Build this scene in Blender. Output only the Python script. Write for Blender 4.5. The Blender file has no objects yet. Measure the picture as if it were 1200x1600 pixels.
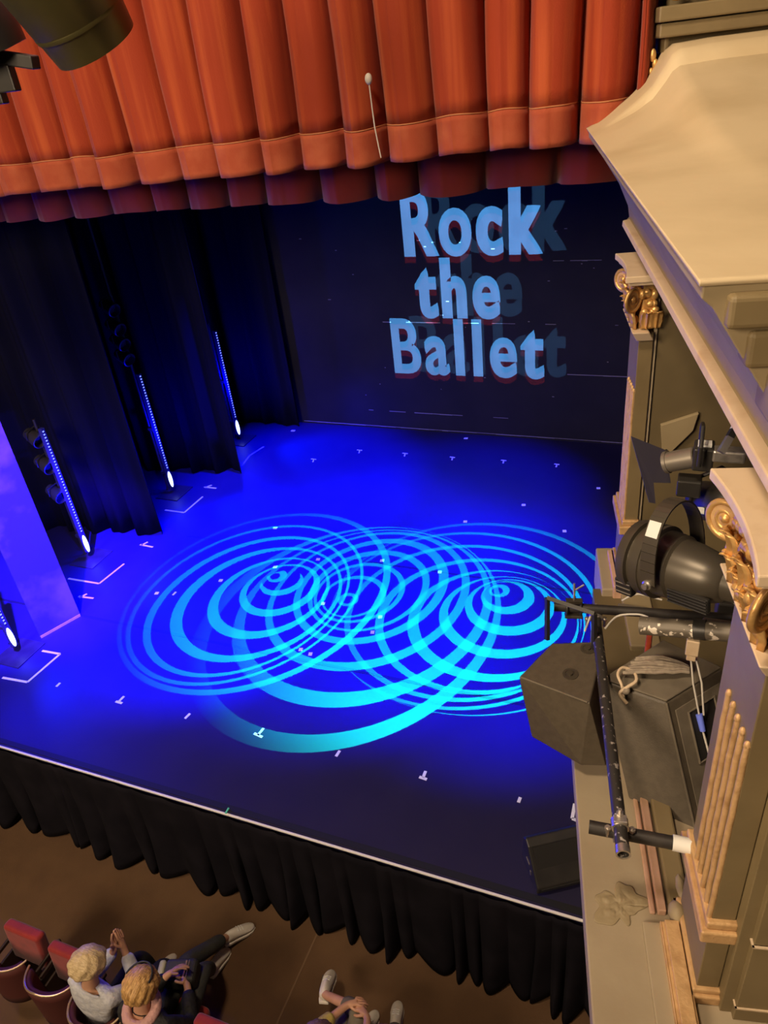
import bpy, bmesh, math, random
from mathutils import Vector, Matrix
from mathutils.geometry import delaunay_2d_cdt
random.seed(7)
S = bpy.context.scene
COL = S.collection
PI = math.pi

# ------------------------------------------------------------------ camera
cam = bpy.data.cameras.new('camera')
cam.sensor_fit = 'VERTICAL'; cam.sensor_height = 36.0; cam.sensor_width = 27.0
cam.lens = 1154.0 / 1600.0 * 36.0
cam.clip_start = 0.05
co = bpy.data.objects.new('camera', cam); COL.objects.link(co); S.camera = co
d3 = Vector((235., 1870., 1154.)); d1 = Vector((-2961., -340., 1154.))
aZ = (-d3).normalized(); aX = -d1; aX = (aX - aX.dot(aZ) * aZ).normalized(); aY = aZ.cross(aX)
Mc = Matrix((aX, aY, aZ))                       # photo axes (right, down, forward) -> world
right, down, fwd = Mc.col[0], Mc.col[1], Mc.col[2]
R = Matrix((right, -down, -fwd)).transposed()
co.matrix_world = Matrix.Translation((0, 0, 5.0)) @ R.to_4x4()

# ------------------------------------------------------------------ look
S.view_settings.view_transform = 'Standard'
S.view_settings.look = 'None'
S.view_settings.gamma = 1.0
S.view_settings.use_curve_mapping = False
S.view_settings.exposure = 0.0
w = bpy.data.worlds.new('world'); S.world = w; w.use_nodes = True
w.node_tree.nodes['Background'].inputs[0].default_value = (1.0, 0.72, 0.4, 1)
w.node_tree.nodes['Background'].inputs[1].default_value = 0.02

def look_at(o, t):
    o.rotation_euler = (Vector(t) - o.location).to_track_quat('-Z', 'Y').to_euler()
def area(name, loc, target, size, power, color, size_y=None):
    l = bpy.data.lights.new(name, 'AREA'); l.energy = power; l.color = color; l.size = size
    if size_y: l.shape = 'RECTANGLE'; l.size_y = size_y
    o = bpy.data.objects.new(name, l); COL.objects.link(o); o.location = loc; look_at(o, target); return o
def spot(name, loc, target, deg, power, color, blend=0.5, rad=0.05):
    l = bpy.data.lights.new(name, 'SPOT'); l.energy = power; l.color = color
    l.spot_size = math.radians(deg); l.spot_blend = blend; l.shadow_soft_size = rad
    o = bpy.data.objects.new(name, l); COL.objects.link(o); o.location = loc; look_at(o, target); return o

WARM = (1.0, 0.78, 0.54)
BLUE = (0.0, 0.0, 1.0)
area('house_light', (-4.6, -5.2, 7.4), (-1.2, 4.0, 3.8), 3.0, 860, WARM)
area('house_light', (-2.2, 0.4, 9.4), (0.0, 3.0, 3.6), 0.9, 330, WARM)
# overhead blue washes on the stage
for x, y, tx, ty, p, dg in [(-5.0, 6.8, -5.0, 5.55, 33000, 40), (-3.3, 7.2, -3.5, 6.2, 13000, 50), (-1.6, 7.0, -1.6, 6.0, 9500, 44),
                            (-4.9, 7.8, -5.1, 8.0, 16000, 42), (-2.4, 8.0, -2.6, 8.0, 6000, 38)]:
    spot('blue_wash', (x, y, 5.9), (tx, ty, 0), dg, p, BLUE, 0.75, 0.08)
# side lights of the booms, low and raking across the floor
for y, p in [(3.92, 500), (5.6, 900), (7.27, 900), (8.98, 800)]:
    spot('boom_light', (-6.38, y, 0.5), (-3.6, y - 0.1, 0.1), 75, p, (0.0, 0.01, 1.0), 1.0, 0.08)
    pl = bpy.data.lights.new('boom_glow', 'POINT'); pl.energy = 95; pl.color = (0, 0, 1); pl.shadow_soft_size = .02
    po = bpy.data.objects.new('boom_glow', pl); COL.objects.link(po); po.location = (-6.45, y - .25, 1.0)
spot('blue_wash', (-4.4, 2.4, 6.2), (-6.2, 4.35, 1.6), 27, 80000, (0.028, 0.008, 1.0), 0.9, 0.05)
spot('green_backlight', (-4.2, 7.4, 5.7), (-3.6, 9.76, 3.2), 60, 60, (0.15, 0.6, 0.5), 0.9, 0.1)

# ------------------------------------------------------------------ materials
def mat(name, color, rough=0.6, metal=0.0, noise=None, bump=None, emit=None, sheen=0.0, spec=0.5):
    m = bpy.data.materials.new(name); m.use_nodes = True
    nt = m.node_tree; b = nt.nodes['Principled BSDF']
    b.inputs['Base Color'].default_value = (*color, 1); b.inputs['Roughness'].default_value = rough
    b.inputs['Metallic'].default_value = metal; b.inputs['Specular IOR Level'].default_value = spec
    if sheen: b.inputs['Sheen Weight'].default_value = sheen; b.inputs['Sheen Roughness'].default_value = 0.4
    tc = None
    def tex(scale, detail=4, stretch=None):
        nonlocal tc
        if tc is None: tc = nt.nodes.new('ShaderNodeTexCoord')
        n = nt.nodes.new('ShaderNodeTexNoise'); n.inputs['Scale'].default_value = scale; n.inputs['Detail'].default_value = detail
        if stretch:
            mp = nt.nodes.new('ShaderNodeMapping'); mp.inputs['Scale'].default_value = stretch
            nt.links.new(tc.outputs['Object'], mp.inputs[0]); nt.links.new(mp.outputs[0], n.inputs['Vector'])
        else: nt.links.new(tc.outputs['Object'], n.inputs['Vector'])
        return n
    if noise:                                    # (scale, second colour, low, high[, stretch])
        n = tex(noise[0], 5, noise[4] if len(noise) > 4 else None)
        r = nt.nodes.new('ShaderNodeValToRGB')
        r.color_ramp.elements[0].position = noise[2]; r.color_ramp.elements[1].position = noise[3]
        r.color_ramp.elements[0].color = (*color, 1); r.color_ramp.elements[1].color = (*noise[1], 1)
        nt.links.new(n.outputs['Fac'], r.inputs[0]); nt.links.new(r.outputs[0], b.inputs['Base Color'])
    if bump:
        n = tex(bump[0], 6); bp = nt.nodes.new('ShaderNodeBump'); bp.inputs['Strength'].default_value = bump[1]
        bp.inputs['Distance'].default_value = bump[2] if len(bump) > 2 else 0.01
        nt.links.new(n.outputs['Fac'], bp.inputs['Height']); nt.links.new(bp.outputs[0], b.inputs['Normal'])
    if emit:
        b.inputs['Emission Color'].default_value = (*emit[0], 1); b.inputs['Emission Strength'].default_value = emit[1]
    return m
M = dict(
 stage=mat('stage_vinyl', (.013, .010, .042), .5, noise=(3, (.017, .013, .047), .35, .75), bump=(60, .05)),
 seam=mat('vinyl_seam', (.006, .006, .008), .6),
 white_tape=mat('white_tape', (.92, .92, .9), .6, noise=(40, (.8, .8, .78), .5, .8)),
 nosing=mat('nosing', (.9, .85, .78), .45, noise=(20, (.6, .5, .42), .6, .8)),
 black_cloth=mat('black_cloth', (.007, .007, .012), .97, spec=.05),
 skirt=mat('skirt_cloth', (.007, .006, .009), .95, spec=.1, noise=(4, (.012, .010, .014), .4, .7)),
 back_wall=mat('back_wall', (.014, .013, .013), .8, spec=.2, noise=(2.2, (.019, .017, .017), .35, .7), bump=(8, .25)),
 dust=mat('chalky_line', (.22, .2, .2), .9),
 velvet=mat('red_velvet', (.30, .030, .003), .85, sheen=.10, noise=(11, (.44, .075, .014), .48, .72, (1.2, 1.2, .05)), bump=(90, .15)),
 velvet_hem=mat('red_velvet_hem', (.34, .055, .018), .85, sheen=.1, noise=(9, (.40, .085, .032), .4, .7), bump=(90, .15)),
 velvet_shaded=mat('shaded_red_velvet', (.24, .016, .003), .9, sheen=.15, noise=(2, (.15, .01, .003), .35, .7)),  # red velvet again, darkened for the shade behind the front pelmet
 thread=mat('hem_stitching', (.5, .2, .08), .8),
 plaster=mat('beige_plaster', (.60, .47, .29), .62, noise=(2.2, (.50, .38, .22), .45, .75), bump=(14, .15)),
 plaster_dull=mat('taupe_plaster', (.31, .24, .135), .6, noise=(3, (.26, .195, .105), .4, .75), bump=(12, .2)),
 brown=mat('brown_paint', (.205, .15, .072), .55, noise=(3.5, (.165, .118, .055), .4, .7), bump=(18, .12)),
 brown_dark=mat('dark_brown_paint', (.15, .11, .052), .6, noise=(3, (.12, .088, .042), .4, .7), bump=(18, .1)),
 ledge=mat('ledge_paint', (.36, .285, .185), .6, noise=(2.5, (.30, .23, .145), .45, .72), bump=(20, .15)),
 cream=mat('cream_trim', (.62, .47, .31), .55, noise=(8, (.5, .34, .2), .5, .75)),
 pink=mat('pink_gold_trim', (.60, .36, .25), .5, noise=(10, (.5, .3, .17), .45, .7)),
 gold=mat('gold_leaf', (.72, .43, .15), .38, .55, noise=(9, (.42, .22, .07), .45, .7), bump=(30, .4)),
 goldpaint=mat('gold_paint', (.60, .37, .17), .5, .2, noise=(12, (.42, .24, .1), .48, .7), bump=(40, .4)),
 black_metal=mat('black_metal', (.03, .027, .024), .42, .3, noise=(6, (.045, .04, .034), .4, .7)),
 black_gloss=mat('black_satin_metal', (.085, .070, .050), .36, .35),
 speaker=mat('speaker_shell', (.10, .078, .052), .55, noise=(30, (.085, .066, .044), .4, .6), bump=(150, .15)),
 speaker_top=mat('dusty_speaker_top', (.16, .13, .09), .8, noise=(12, (.12, .095, .065), .4, .7)),
 shade_and_grille=mat('recess_shade_and_grille', (.012, .010, .008), .7),  # painted shade of the handle recess; also the dark monitor grille
 pipe=mat('black_pipe', (.035, .03, .027), .5, .3, noise=(20, (.05, .042, .036), .4, .7)),
 chipped=mat('chipped_pipe', (.04, .035, .03), .5, .2, noise=(38, (.45, .40, .36), .60, .66)),
 spotted=mat('paint_spotted_pipe', (.14, .115, .085), .5, .2, noise=(22, (.8, .7, .58), .58, .61)),
 steel=mat('galvanised_steel', (.55, .50, .44), .35, .8, noise=(30, (.35, .31, .27), .45, .7)),
 grey_metal=mat('grey_lamp_barrel', (.30, .26, .21), .38, .6),
 brass=mat('dark_brass_barrel', (.10, .085, .03), .35, .6, noise=(3, (.14, .12, .045), .35, .7)),
 white=mat('white_sticker', (.8, .78, .72), .6),
 blue_plastic=mat('blue_plug', (.16, .22, .85), .45),
 rope=mat('grey_rope', (.33, .27, .2), .85, noise=(40, (.25, .2, .15), .4, .6)),
 cable=mat('pale_cable', (.6, .55, .48), .6),
 glass=mat('lens_glass', (.05, .06, .05), .08, 0, spec=.8),
 carpet=mat('brown_carpet', (.13, .066, .028), .95, noise=(5, (.108, .054, .023), .35, .7), bump=(240, .6, .01)),
 carpet_seam=mat('carpet_seam', (.16, .09, .045), .9),
 seat_red=mat('red_seat_velvet', (.30, .020, .014), .8, sheen=.4, noise=(14, (.22, .014, .01), .4, .7)),
 seat_back=mat('dark_red_upholstery', (.075, .012, .008), .75),
 rim=mat('gilt_chair_rim', (.7, .5, .3), .3, .7),
 wood=mat('dark_seat_frame', (.04, .02, .012), .5),
 skin=mat('skin', (.62, .33, .20), .5, noise=(10, (.56, .28, .17), .4, .7)),
 hair1=mat('grey_blond_hair', (.72, .54, .30), .5, noise=(30, (.5, .35, .17), .4, .65, (1, 6, 1)), bump=(70, .6)),
 hair2=mat('golden_blond_hair', (.72, .42, .15), .5, noise=(30, (.36, .18, .05), .4, .62, (6, 1, 1)), bump=(70, .6)),
 hair3=mat('red_brown_hair', (.20, .07, .03), .5, noise=(30, (.3, .12, .05), .4, .65), bump=(70, .6)),
 hair4=mat('brown_hair', (.14, .07, .03), .5, noise=(30, (.2, .11, .05), .4, .65), bump=(70, .6)),
 shirt_blue=mat('pale_blue_shirt', (.62, .61, .62), .8, noise=(30, (.52, .52, .56), .4, .6), bump=(18, .8, .02)),
 jacket=mat('black_jacket', (.014, .013, .012), .7, bump=(20, .8, .02)),
 scarf=mat('pink_scarf', (.62, .34, .30), .85, bump=(30, .8, .02)),
 jeans=mat('dark_jeans', (.045, .045, .038), .85, noise=(14, (.065, .066, .055), .4, .7), bump=(30, .5)),
 trousers_black=mat('black_trousers', (.012, .011, .01), .85, bump=(25, .5)),
 trousers_grey=mat('grey_trousers', (.18, .15, .105), .85, noise=(14, (.15, .125, .09), .4, .7), bump=(25, .5)),
 yellow=mat('mustard_top', (.50, .38, .09), .8, bump=(25, .6, .02)),
 green_top=mat('dark_green_top', (.05, .06, .04), .8),
 shoe_white=mat('white_trainer', (.78, .70, .60), .6, noise=(25, (.7, .62, .52), .4, .7)),
 shoe_mark=mat('black_shoe_stripe', (.02, .02, .02), .6),
 bag=mat('black_bag', (.03, .028, .022), .6),
 bag_lining=mat('pale_bag_side', (.42, .40, .28), .7),
 silver=mat('silver_zip', (.75, .72, .66), .25, .9),
 led_white=mat('led_head', (.8, .9, 1), .3, emit=((.28, .36, 1.0), 6)),
 led_blue=mat('led_bead', (.2, .3, 1), .3, emit=((.16, .22, 1.0), 2.2)),
 led_body=mat('led_batten_body', (.03, .03, .05), .4),
 panel=mat('wing_flat_lit_patches', (.045, .035, .06), .5, noise=(1.6, (.16, .11, .13), .45, .62), bump=(10, .2)),  # lighter mottling puts the violet patch of light into the colour
 violet_tint_black=mat('black_barn_door', (.035, .03, .045), .45),  # black metal with the violet light on it tinted into the colour
 green_tape=mat('green_tape', (.1, .6, .35), .6),
 ceiling=mat('black_ceiling', (.01, .01, .01), .9),
)

# ------------------------------------------------------------------ mesh builder
def perp(d):
    d = Vector(d).normalized()
    a = Vector((0, 0, 1)) if abs(d.z) < .9 else Vector((1, 0, 0))
    u = d.cross(a).normalized(); return u, d.cross(u).normalized()
def catmull(P, n=6):
    P = [Vector(p) for p in P]; out = []
    for i in range(len(P)-1):
        a, b, c, d = P[max(i-1, 0)], P[i], P[i+1], P[min(i+2, len(P)-1)]
        for k in range(n):
            t = k/n; out.append(.5*((2*b)+(c-a)*t+(2*a-5*b+4*c-d)*t*t+(3*b-a-3*c+d)*t**3))
    return out+[P[-1]]
class MB:
    def __init__(s): s.v = []; s.f = []
    def add(s, vs, fs):
        n = len(s.v); s.v += [Vector(v) for v in vs]; s.f += [tuple(n + i for i in f) for f in fs]; return s
    def box(s, c, d, rot=None):
        hx, hy, hz = d[0]/2, d[1]/2, d[2]/2
        vs = [Vector((x, y, z)) for x in (-hx, hx) for y in (-hy, hy) for z in (-hz, hz)]
        if rot is not None: vs = [rot @ v for v in vs]
        vs = [v + Vector(c) for v in vs]
        return s.add(vs, [(0,1,3,2),(4,6,7,5),(0,4,5,1),(2,3,7,6),(0,2,6,4),(1,5,7,3)])
    def bb(s, a, b):                              # box by two corners
        return s.box([(a[i]+b[i])/2 for i in range(3)], [abs(b[i]-a[i]) for i in range(3)])
    def path(s, pts, r, n=12, cap=True, closed=False):
        pts = [Vector(p) for p in pts]; m = len(pts)
        rs = r if isinstance(r, (list, tuple)) else [r]*m
        rings = []; u = None
        for i, p in enumerate(pts):
            if closed: t = (pts[(i+1) % m] - pts[i-1]).normalized()
            else: t = (pts[min(i+1, m-1)] - pts[max(i-1, 0)]).normalized()
            if u is None: u, v = perp(t)
            else:
                u = (u - t*u.dot(t))
                u = u.normalized() if u.length > 1e-6 else perp(t)[0]
                v = t.cross(u)
            rings.append([p + (u*math.cos(2*PI*k/n) + v*math.sin(2*PI*k/n))*rs[i] for k in range(n)])
        vs = [q for rg in rings for q in rg]; fs = []
        for i in range(m if closed else m-1):
            j = (i+1) % m
            for k in range(n): fs.append((i*n+k, i*n+(k+1) % n, j*n+(k+1) % n, j*n+k))
        if cap and not closed: fs += [tuple(range(n))[::-1], tuple((m-1)*n+k for k in range(n))]
        return s.add(vs, fs)
    def lathe(s, base, axis, prof, n=28, cap=True):   # prof: (distance along axis, radius)
        base = Vector(base); ax = Vector(axis).normalized(); u, v = perp(ax)
        vs = []; m = len(prof)
        for t, r in prof:
            for k in range(n):
                a = 2*PI*k/n; vs.append(base + ax*t + (u*math.cos(a)+v*math.sin(a))*r)
        fs = [(i*n+k, i*n+(k+1) % n, (i+1)*n+(k+1) % n, (i+1)*n+k) for i in range(m-1) for k in range(n)]
        if cap: fs += [tuple(range(n))[::-1], tuple((m-1)*n+k for k in range(n))]
        return s.add(vs, fs)
    def sphere(s, c, r, nu=16, nv=10, rot=None):
        r = r if hasattr(r, '__len__') else (r, r, r); c = Vector(c); vs = []; fs = []
        for i in range(nv+1):
            th = PI*i/nv
            for k in range(nu):
                a = 2*PI*k/nu
                q = Vector((math.sin(th)*math.cos(a)*r[0], math.sin(th)*math.sin(a)*r[1], math.cos(th)*r[2]))
                vs.append(c + (rot @ q if rot is not None else q))
        for i in range(nv):
            for k in range(nu): fs.append((i*nu+k, (i+1)*nu+k, (i+1)*nu+(k+1) % nu, i*nu+(k+1) % nu))
        return s.add(vs, fs)
    def prism(s, poly, off):                      # poly: 3D polygon, off: extrusion vector
        n = len(poly); off = Vector(off); a = [Vector(p) for p in poly]; b = [p+off for p in a]
        fs = [tuple(range(n))[::-1], tuple(range(n, 2*n))]
        fs += [(i, (i+1) % n, n+(i+1) % n, n+i) for i in range(n)]
        return s.add(a+b, fs)
    def grid(s, nu, nv, fn):
        vs = [fn(i/nu, j/nv) for i in range(nu+1) for j in range(nv+1)]
        fs = [(i*(nv+1)+j, (i+1)*(nv+1)+j, (i+1)*(nv+1)+j+1, i*(nv+1)+j+1) for i in range(nu) for j in range(nv)]
        return s.add(vs, fs)
    def hull(s, pts):
        bm = bmesh.new()
        for p in pts: bm.verts.new(p)
        r = bmesh.ops.convex_hull(bm, input=bm.verts)
        bmesh.ops.delete(bm, geom=[g for g in r['geom_interior'] if isinstance(g, bmesh.types.BMVert)], context='VERTS')
        bmesh.ops.dissolve_limit(bm, angle_limit=math.radians(4), verts=bm.verts, edges=bm.edges)
        bm.verts.index_update()
        vs = [v.co.copy() for v in bm.verts]; fs = [tuple(v.index for v in f.verts) for f in bm.faces]
        bm.free(); return s.add(vs, fs)
    def build(s, name, material, parent=None, smooth=False, bevel=0, solid=0, sub=0, segs=2):
        me = bpy.data.meshes.new(name); me.from_pydata(s.v, [], s.f); me.update()
        bm = bmesh.new(); bm.from_mesh(me); bmesh.ops.recalc_face_normals(bm, faces=bm.faces); bm.to_mesh(me); bm.free()
        if smooth:
            me.polygons.foreach_set('use_smooth', [True]*len(me.polygons))
            try: me.set_sharp_from_angle(angle=math.radians(40))
            except Exception: pass
        me.materials.append(material)
        o = bpy.data.objects.new(name, me); COL.objects.link(o)
        if parent: o.parent = parent
        if solid:
            q = o.modifiers.new('solid', 'SOLIDIFY'); q.thickness = solid; q.offset = 0
        if bevel:
            q = o.modifiers.new('bevel', 'BEVEL'); q.width = bevel; q.segments = segs; q.limit_method = 'ANGLE'; q.angle_limit = math.radians(35)
        if sub:
            q = o.modifiers.new('sub', 'SUBSURF'); q.levels = sub; q.render_levels = sub
        return o
def tag(o, label, cat, group=None, kind=None):
    o['label'] = label; o['category'] = cat
    if group: o['group'] = group
    if kind: o['kind'] = kind
    return o
def struct(o): o['kind'] = 'structure'; return o
def empty(name, loc, label, cat, rz=0, group=None):
    o = bpy.data.objects.new(name, None); COL.objects.link(o); o.location = loc; o.rotation_euler = (0, 0, rz)
    o.empty_display_size = .1
    return tag(o, label, cat, group)
def copy_tree(o, parent=None):
    c = o.copy(); COL.objects.link(c)
    if parent: c.parent = parent
    for ch in [k for k in bpy.data.objects if k.parent == o]: copy_tree(ch, c)
    return c

# splayed side wall frame: (w, u, z): w outward to the house right, u towards the stage
DV = Vector((-.2147, .9767, 0)); DV.normalize(); WV = Vector((DV.y, -DV.x, 0))
SPL = math.atan2(WV.y, WV.x)
def L(w_, u_, z_=0): return WV*w_ + DV*u_ + Vector((0, 0, z_))
def loc2(w_, u_, z_=0): return Vector((w_, u_, z_))     # for children of objects turned by SPL

# ------------------------------------------------------------------ setting: stage and house
Yf, Yb = 2.86, 9.76
struct(MB().bb((-10, Yf, -.14), (2.4, Yb+.3, 0)).build('floor_stage', M['stage']))
struct(MB().bb((-10, Yf-.004, -1.1), (2.4, Yf+.25, -.14)).build('trim_stage_fascia', M['black_cloth']))
struct(MB().bb((-10, -2.5, -1.3), (2.4, Yf+.2, -1.1)).build('floor', M['carpet']))
struct(MB().bb((-10, Yb, 0), (2.4, Yb+.2, 7)).build('wall_back', M['back_wall']))
struct(MB().bb((-10.2, 4.9, 0), (-10, Yb+.2, 7)).build('wall_left', M['black_cloth']))
struct(MB().bb((1.9, 4.9, 0), (2.1, Yb+.2, 7)).build('wall_right', M['black_cloth']))
struct(MB().bb((-10.2, 5.0, 7), (2.1, Yb+.3, 7.15)).build('ceiling', M['ceiling']))
# chalky horizontal joints and scuffs on the back wall
jl = MB()
for z, x0, x1 in [(2.55, -1.75, -.7), (1.72, -4.2, -1.7), (1.72, -1.6, -.9), (1.02, -1.75, -.6), (.30, -4.6, -2.2), (.03, -5.8, -.2)]:
    x = x0
    while x < x1:
        l_ = random.uniform(.06, .3)
        if z < .1 or random.random() < .45: jl.bb((x, Yb-.004, z+random.uniform(-.004, .004)), (min(x+l_, x1), Yb+.002, z+.009))
        x += l_
for k in range(26):
    x, z = random.uniform(-5.4, -.8), random.uniform(.2, 3.0)
    jl.box((x, Yb-.001, z), (random.uniform(.01, .05), .006, .01))
struct(jl.build('trim_back_wall_marks', M['dust']))
# dance floor seams
sm = MB(); sm.bb((-8, 4.60, 0), (0.2, 4.635, .002)); struct(sm.build('trim_floor_seam', M['seam']))
sm = MB(); sm.bb((-5.8, 6.31, 0), (0.2, 6.335, .002)); struct(sm.build('trim_floor_seam', M['seam']))
# stage nosing, white strip and black lip
struct(MB().bb((-10, Yf-.018, -.012), (.6, Yf+.0, .004)).build('trim_stage_nosing', M['nosing'], bevel=.004))
struct(MB().bb((-10, Yf+.02, 0), (.6, Yf+.07, .004)).build('trim_stage_lip', M['seam']))
tag(MB().bb((-3.06, 2.85, .004), (-3.045, 2.90, .012)).build('tape_mark', M['green_tape']), 'tiny green tape tab on the stage edge strip', 'tape mark')
MBs = MB(); MBs.bb((-2.36, 1.0, -1.1), (-2.345, 2.8, -1.097)); struct(MBs.build('trim_carpet_seam', M['carpet_seam']))

# stage skirt: hanging pleated black cloth
def skirt():
    mb = MB(); x0, x1 = -9.0, 0.3; nx = 900; nz = 14
    rnd = random.Random(3); ph = [0]; ks = []
    x = x0
    while x < x1: ks.append(x); x += rnd.choice((.12, .16, .2, .3))*rnd.uniform(.8, 1.2)
    amp = [rnd.uniform(.4, 1.15) for _ in ks]; lean = [rnd.uniform(-.08, .10) for _ in ks]
    def fn(i, j):
        xx = x0 + (x1-x0)*i; t = j
        k = max(q for q in range(len(ks)) if ks[q] <= xx+1e-9)
        nxt = ks[k+1] if k+1 < len(ks) else ks[k]+.2
        f = (xx-ks[k])/(nxt-ks[k]); lobe = math.sin(PI*f)**.9
        out = (.012 + .13*t**1.4*amp[k])*lobe + .02*t
        hem = -1.085 + .05*(1-lobe)*rnd2(k)
        z = -.025 + (hem+.025)*t
        return Vector((xx + lean[k]*t*lobe, Yf-.025-out, z))
    def rnd2(k): return .4 + .6*abs(math.sin(k*12.9))
    mb.grid(nx, nz, fn); return mb
tag(skirt().build('stage_skirt', M['skirt'], smooth=True, solid=.004), 'pleated black cloth skirt hanging along the stage front edge', 'skirt')

# ------------------------------------------------------------------ tape marks on the stage
def strip(mb, p, q, wd=.025, z=.003):
    p, q = Vector((*p, 0)), Vector((*q, 0)); d = (q-p).normalized(); n = Vector((-d.y, d.x, 0))*wd/2
    mb.prism([p+n, q+n, q-n, p-n], (0, 0, z)); return mb
MARKS = 'spike marks of white tape on the stage'
def mark(name, segs, label, wd=.025):
    mb = MB()
    for a, b in segs: strip(mb, a, b, wd)
    return tag(mb.build(name, M['white_tape']), label, 'tape mark', MARKS)
mark('tape_mark', [((-6.206, 3.568), (-5.885, 3.589)), ((-5.885, 3.589), (-5.85, 4.025)), ((-5.85, 4.025), (-6.089, 4.013))], 'white tape corner round the base of the frontmost boom', 0.025)
mark('tape_mark', [((-6.756, 5.165), (-6.284, 5.172)), ((-6.284, 5.172), (-6.244, 5.595))], 'white tape corner round the base of the boom behind the wing flat', 0.025)
mark('tape_mark', [((-6.509, 6.827), (-6.187, 6.825)), ((-6.187, 6.825), (-6.17, 7.261))], 'white tape corner in front of the tall third boom', 0.025)
mark('tape_mark', [((-6.08, 8.194), (-6.135, 8.518)), ((-6.135, 8.518), (-6.062, 8.835))], 'white tape corner by the rearmost boom', 0.025)
mark('tape_mark', [((-4.783, 3.622), (-4.702, 3.619)), ((-4.751, 3.631), (-4.745, 3.702))], 'small white T mark near the front left of the stage', 0.025)
mark('tape_mark', [((-3.25, 3.649), (-3.154, 3.631)), ((-3.204, 3.639), (-3.194, 3.726))], 'largest white T mark, below the ring pattern', 0.025)
mark('tape_mark', [((-1.677, 3.626), (-1.609, 3.62)), ((-1.645, 3.629), (-1.645, 3.695))], 'white T mark right of centre near the stage front', 0.025)
mark('tape_mark', [((-5.531, 3.62), (-5.531, 3.675))], 'short white dash beside the frontmost tape corner', 0.025)
mark('tape_mark', [((-3.977, 3.623), (-3.966, 3.69))], 'short white dash between the two left T marks', 0.025)
mark('tape_mark', [((-2.427, 3.623), (-2.42, 3.688))], 'short white dash between the two right T marks', 0.025)
mark('tape_mark', [((-0.861, 3.619), (-0.857, 3.668))], 'short white dash left of the beige ledge', 0.025)
mark('tape_mark', [((-0.451, 3.73), (-0.449, 3.597)), ((-0.449, 3.597), (-0.405, 3.588))], 'white tape corner beside the beige ledge', 0.025)
mark('tape_mark', [((-6.313, 6.009), (-6.101, 5.997)), ((-6.286, 6.0), (-6.247, 6.084))], 'white tape arrow left of the ring pattern', 0.025)
mark('tape_mark', [((-6.31, 7.509), (-6.103, 7.511)), ((-6.29, 7.494), (-6.225, 7.581))], 'white tape arrow beside the tall third boom', 0.025)
mark('tape_mark', [((-6.364, 4.901), (-6.154, 4.915)), ((-6.338, 4.883), (-6.295, 4.967))], 'white tape arrow behind the blue-lit wing flat', 0.025)
mark('tape_mark', [((-5.229, 5.2), (-5.227, 5.261))], 'short pale dash at the left rim of the rings', 0.025)
mark('tape_mark', [((-5.104, 8.59), (-5.016, 8.585)), ((-5.055, 8.578), (-5.029, 8.501))], 'leftmost of the six little T marks in a row before the back wall', 0.02)
mark('tape_mark', [((-4.514, 8.983), (-4.427, 8.976)), ((-4.466, 8.969), (-4.443, 8.889))], 'second of the six little T marks in a row before the back wall', 0.02)
mark('tape_mark', [((-3.785, 9.0), (-3.702, 8.994)), ((-3.74, 8.987), (-3.722, 8.909))], 'third of the six little T marks in a row before the back wall', 0.02)
mark('tape_mark', [((-3.055, 9.003), (-2.976, 8.996)), ((-3.012, 8.99), (-2.999, 8.914))], 'fourth of the six little T marks in a row before the back wall', 0.02)
mark('tape_mark', [((-2.31, 9.033), (-2.235, 9.027)), ((-2.27, 9.021), (-2.262, 8.946))], 'fifth of the six little T marks in a row before the back wall', 0.02)
mark('tape_mark', [((-1.57, 9.048), (-1.5, 9.042)), ((-1.533, 9.036), (-1.529, 8.963))], 'rightmost of the six little T marks in a row before the back wall', 0.02)
mark('tape_dot', [((-5.467, 5.179), (-5.421, 5.19))], 'tiny white tape dot at the left end of the ring pattern', 0.045)
mark('tape_dot', [((-4.839, 5.577), (-4.793, 5.588))], 'tiny white tape dot inside the left rings', 0.045)
mark('tape_dot', [((-4.321, 5.969), (-4.275, 5.979))], 'tiny white tape dot beside the eye of the left rings', 0.045)
mark('tape_dot', [((-3.876, 6.229), (-3.83, 6.24))], 'tiny white tape dot on the upper right of the left rings', 0.045)
mark('tape_dot', [((-3.451, 5.479), (-3.409, 5.49))], 'tiny white tape dot left of the middle eye', 0.045)
mark('tape_dot', [((-3.108, 6.377), (-3.063, 6.387))], 'tiny white tape dot between the middle and right rings near the rear seam', 0.045)
mark('tape_dot', [((-2.752, 5.421), (-2.712, 5.431))], 'tiny white tape dot below right of the middle eye', 0.045)
mark('tape_dot', [((-2.74, 5.174), (-2.701, 5.184))], 'tiny white tape dot low in the middle rings', 0.045)
mark('tape_dot', [((-3.356, 4.746), (-3.317, 4.757))], 'tiny white tape dot on the front seam', 0.045)
mark('tape_dot', [((-3.229, 4.712), (-3.191, 4.722))], 'tiny white tape dot just right of the one on the front seam', 0.045)
mark('tape_dot', [((-4.743, 6.741), (-4.692, 6.751))], 'tiny white tape dot above the left rings', 0.045)
mark('tape_dot', [((-2.388, 7.387), (-2.342, 7.397))], 'tiny white tape dot behind the right rings', 0.045)
mark('tape_dot', [((-1.774, 7.912), (-1.727, 7.921))], 'tiny white tape dot in the dark behind the right rings', 0.045)
mark('tape_dot', [((-1.178, 7.426), (-1.135, 7.435))], 'tiny white tape dot at the back right of the rings', 0.045)
mark('tape_dot', [((-2.379, 6.315), (-2.337, 6.325))], 'tiny white tape dot right end of the rear seam', 0.045)
mark('tape_dot', [((-0.932, 8.497), (-0.885, 8.506))], 'tiny white tape dot near the far pilaster', 0.045)
mark('tape_dot', [((-5.884, 9.439), (-5.818, 9.449))], 'tiny white tape dot close to the back wall on the left', 0.045)
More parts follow.
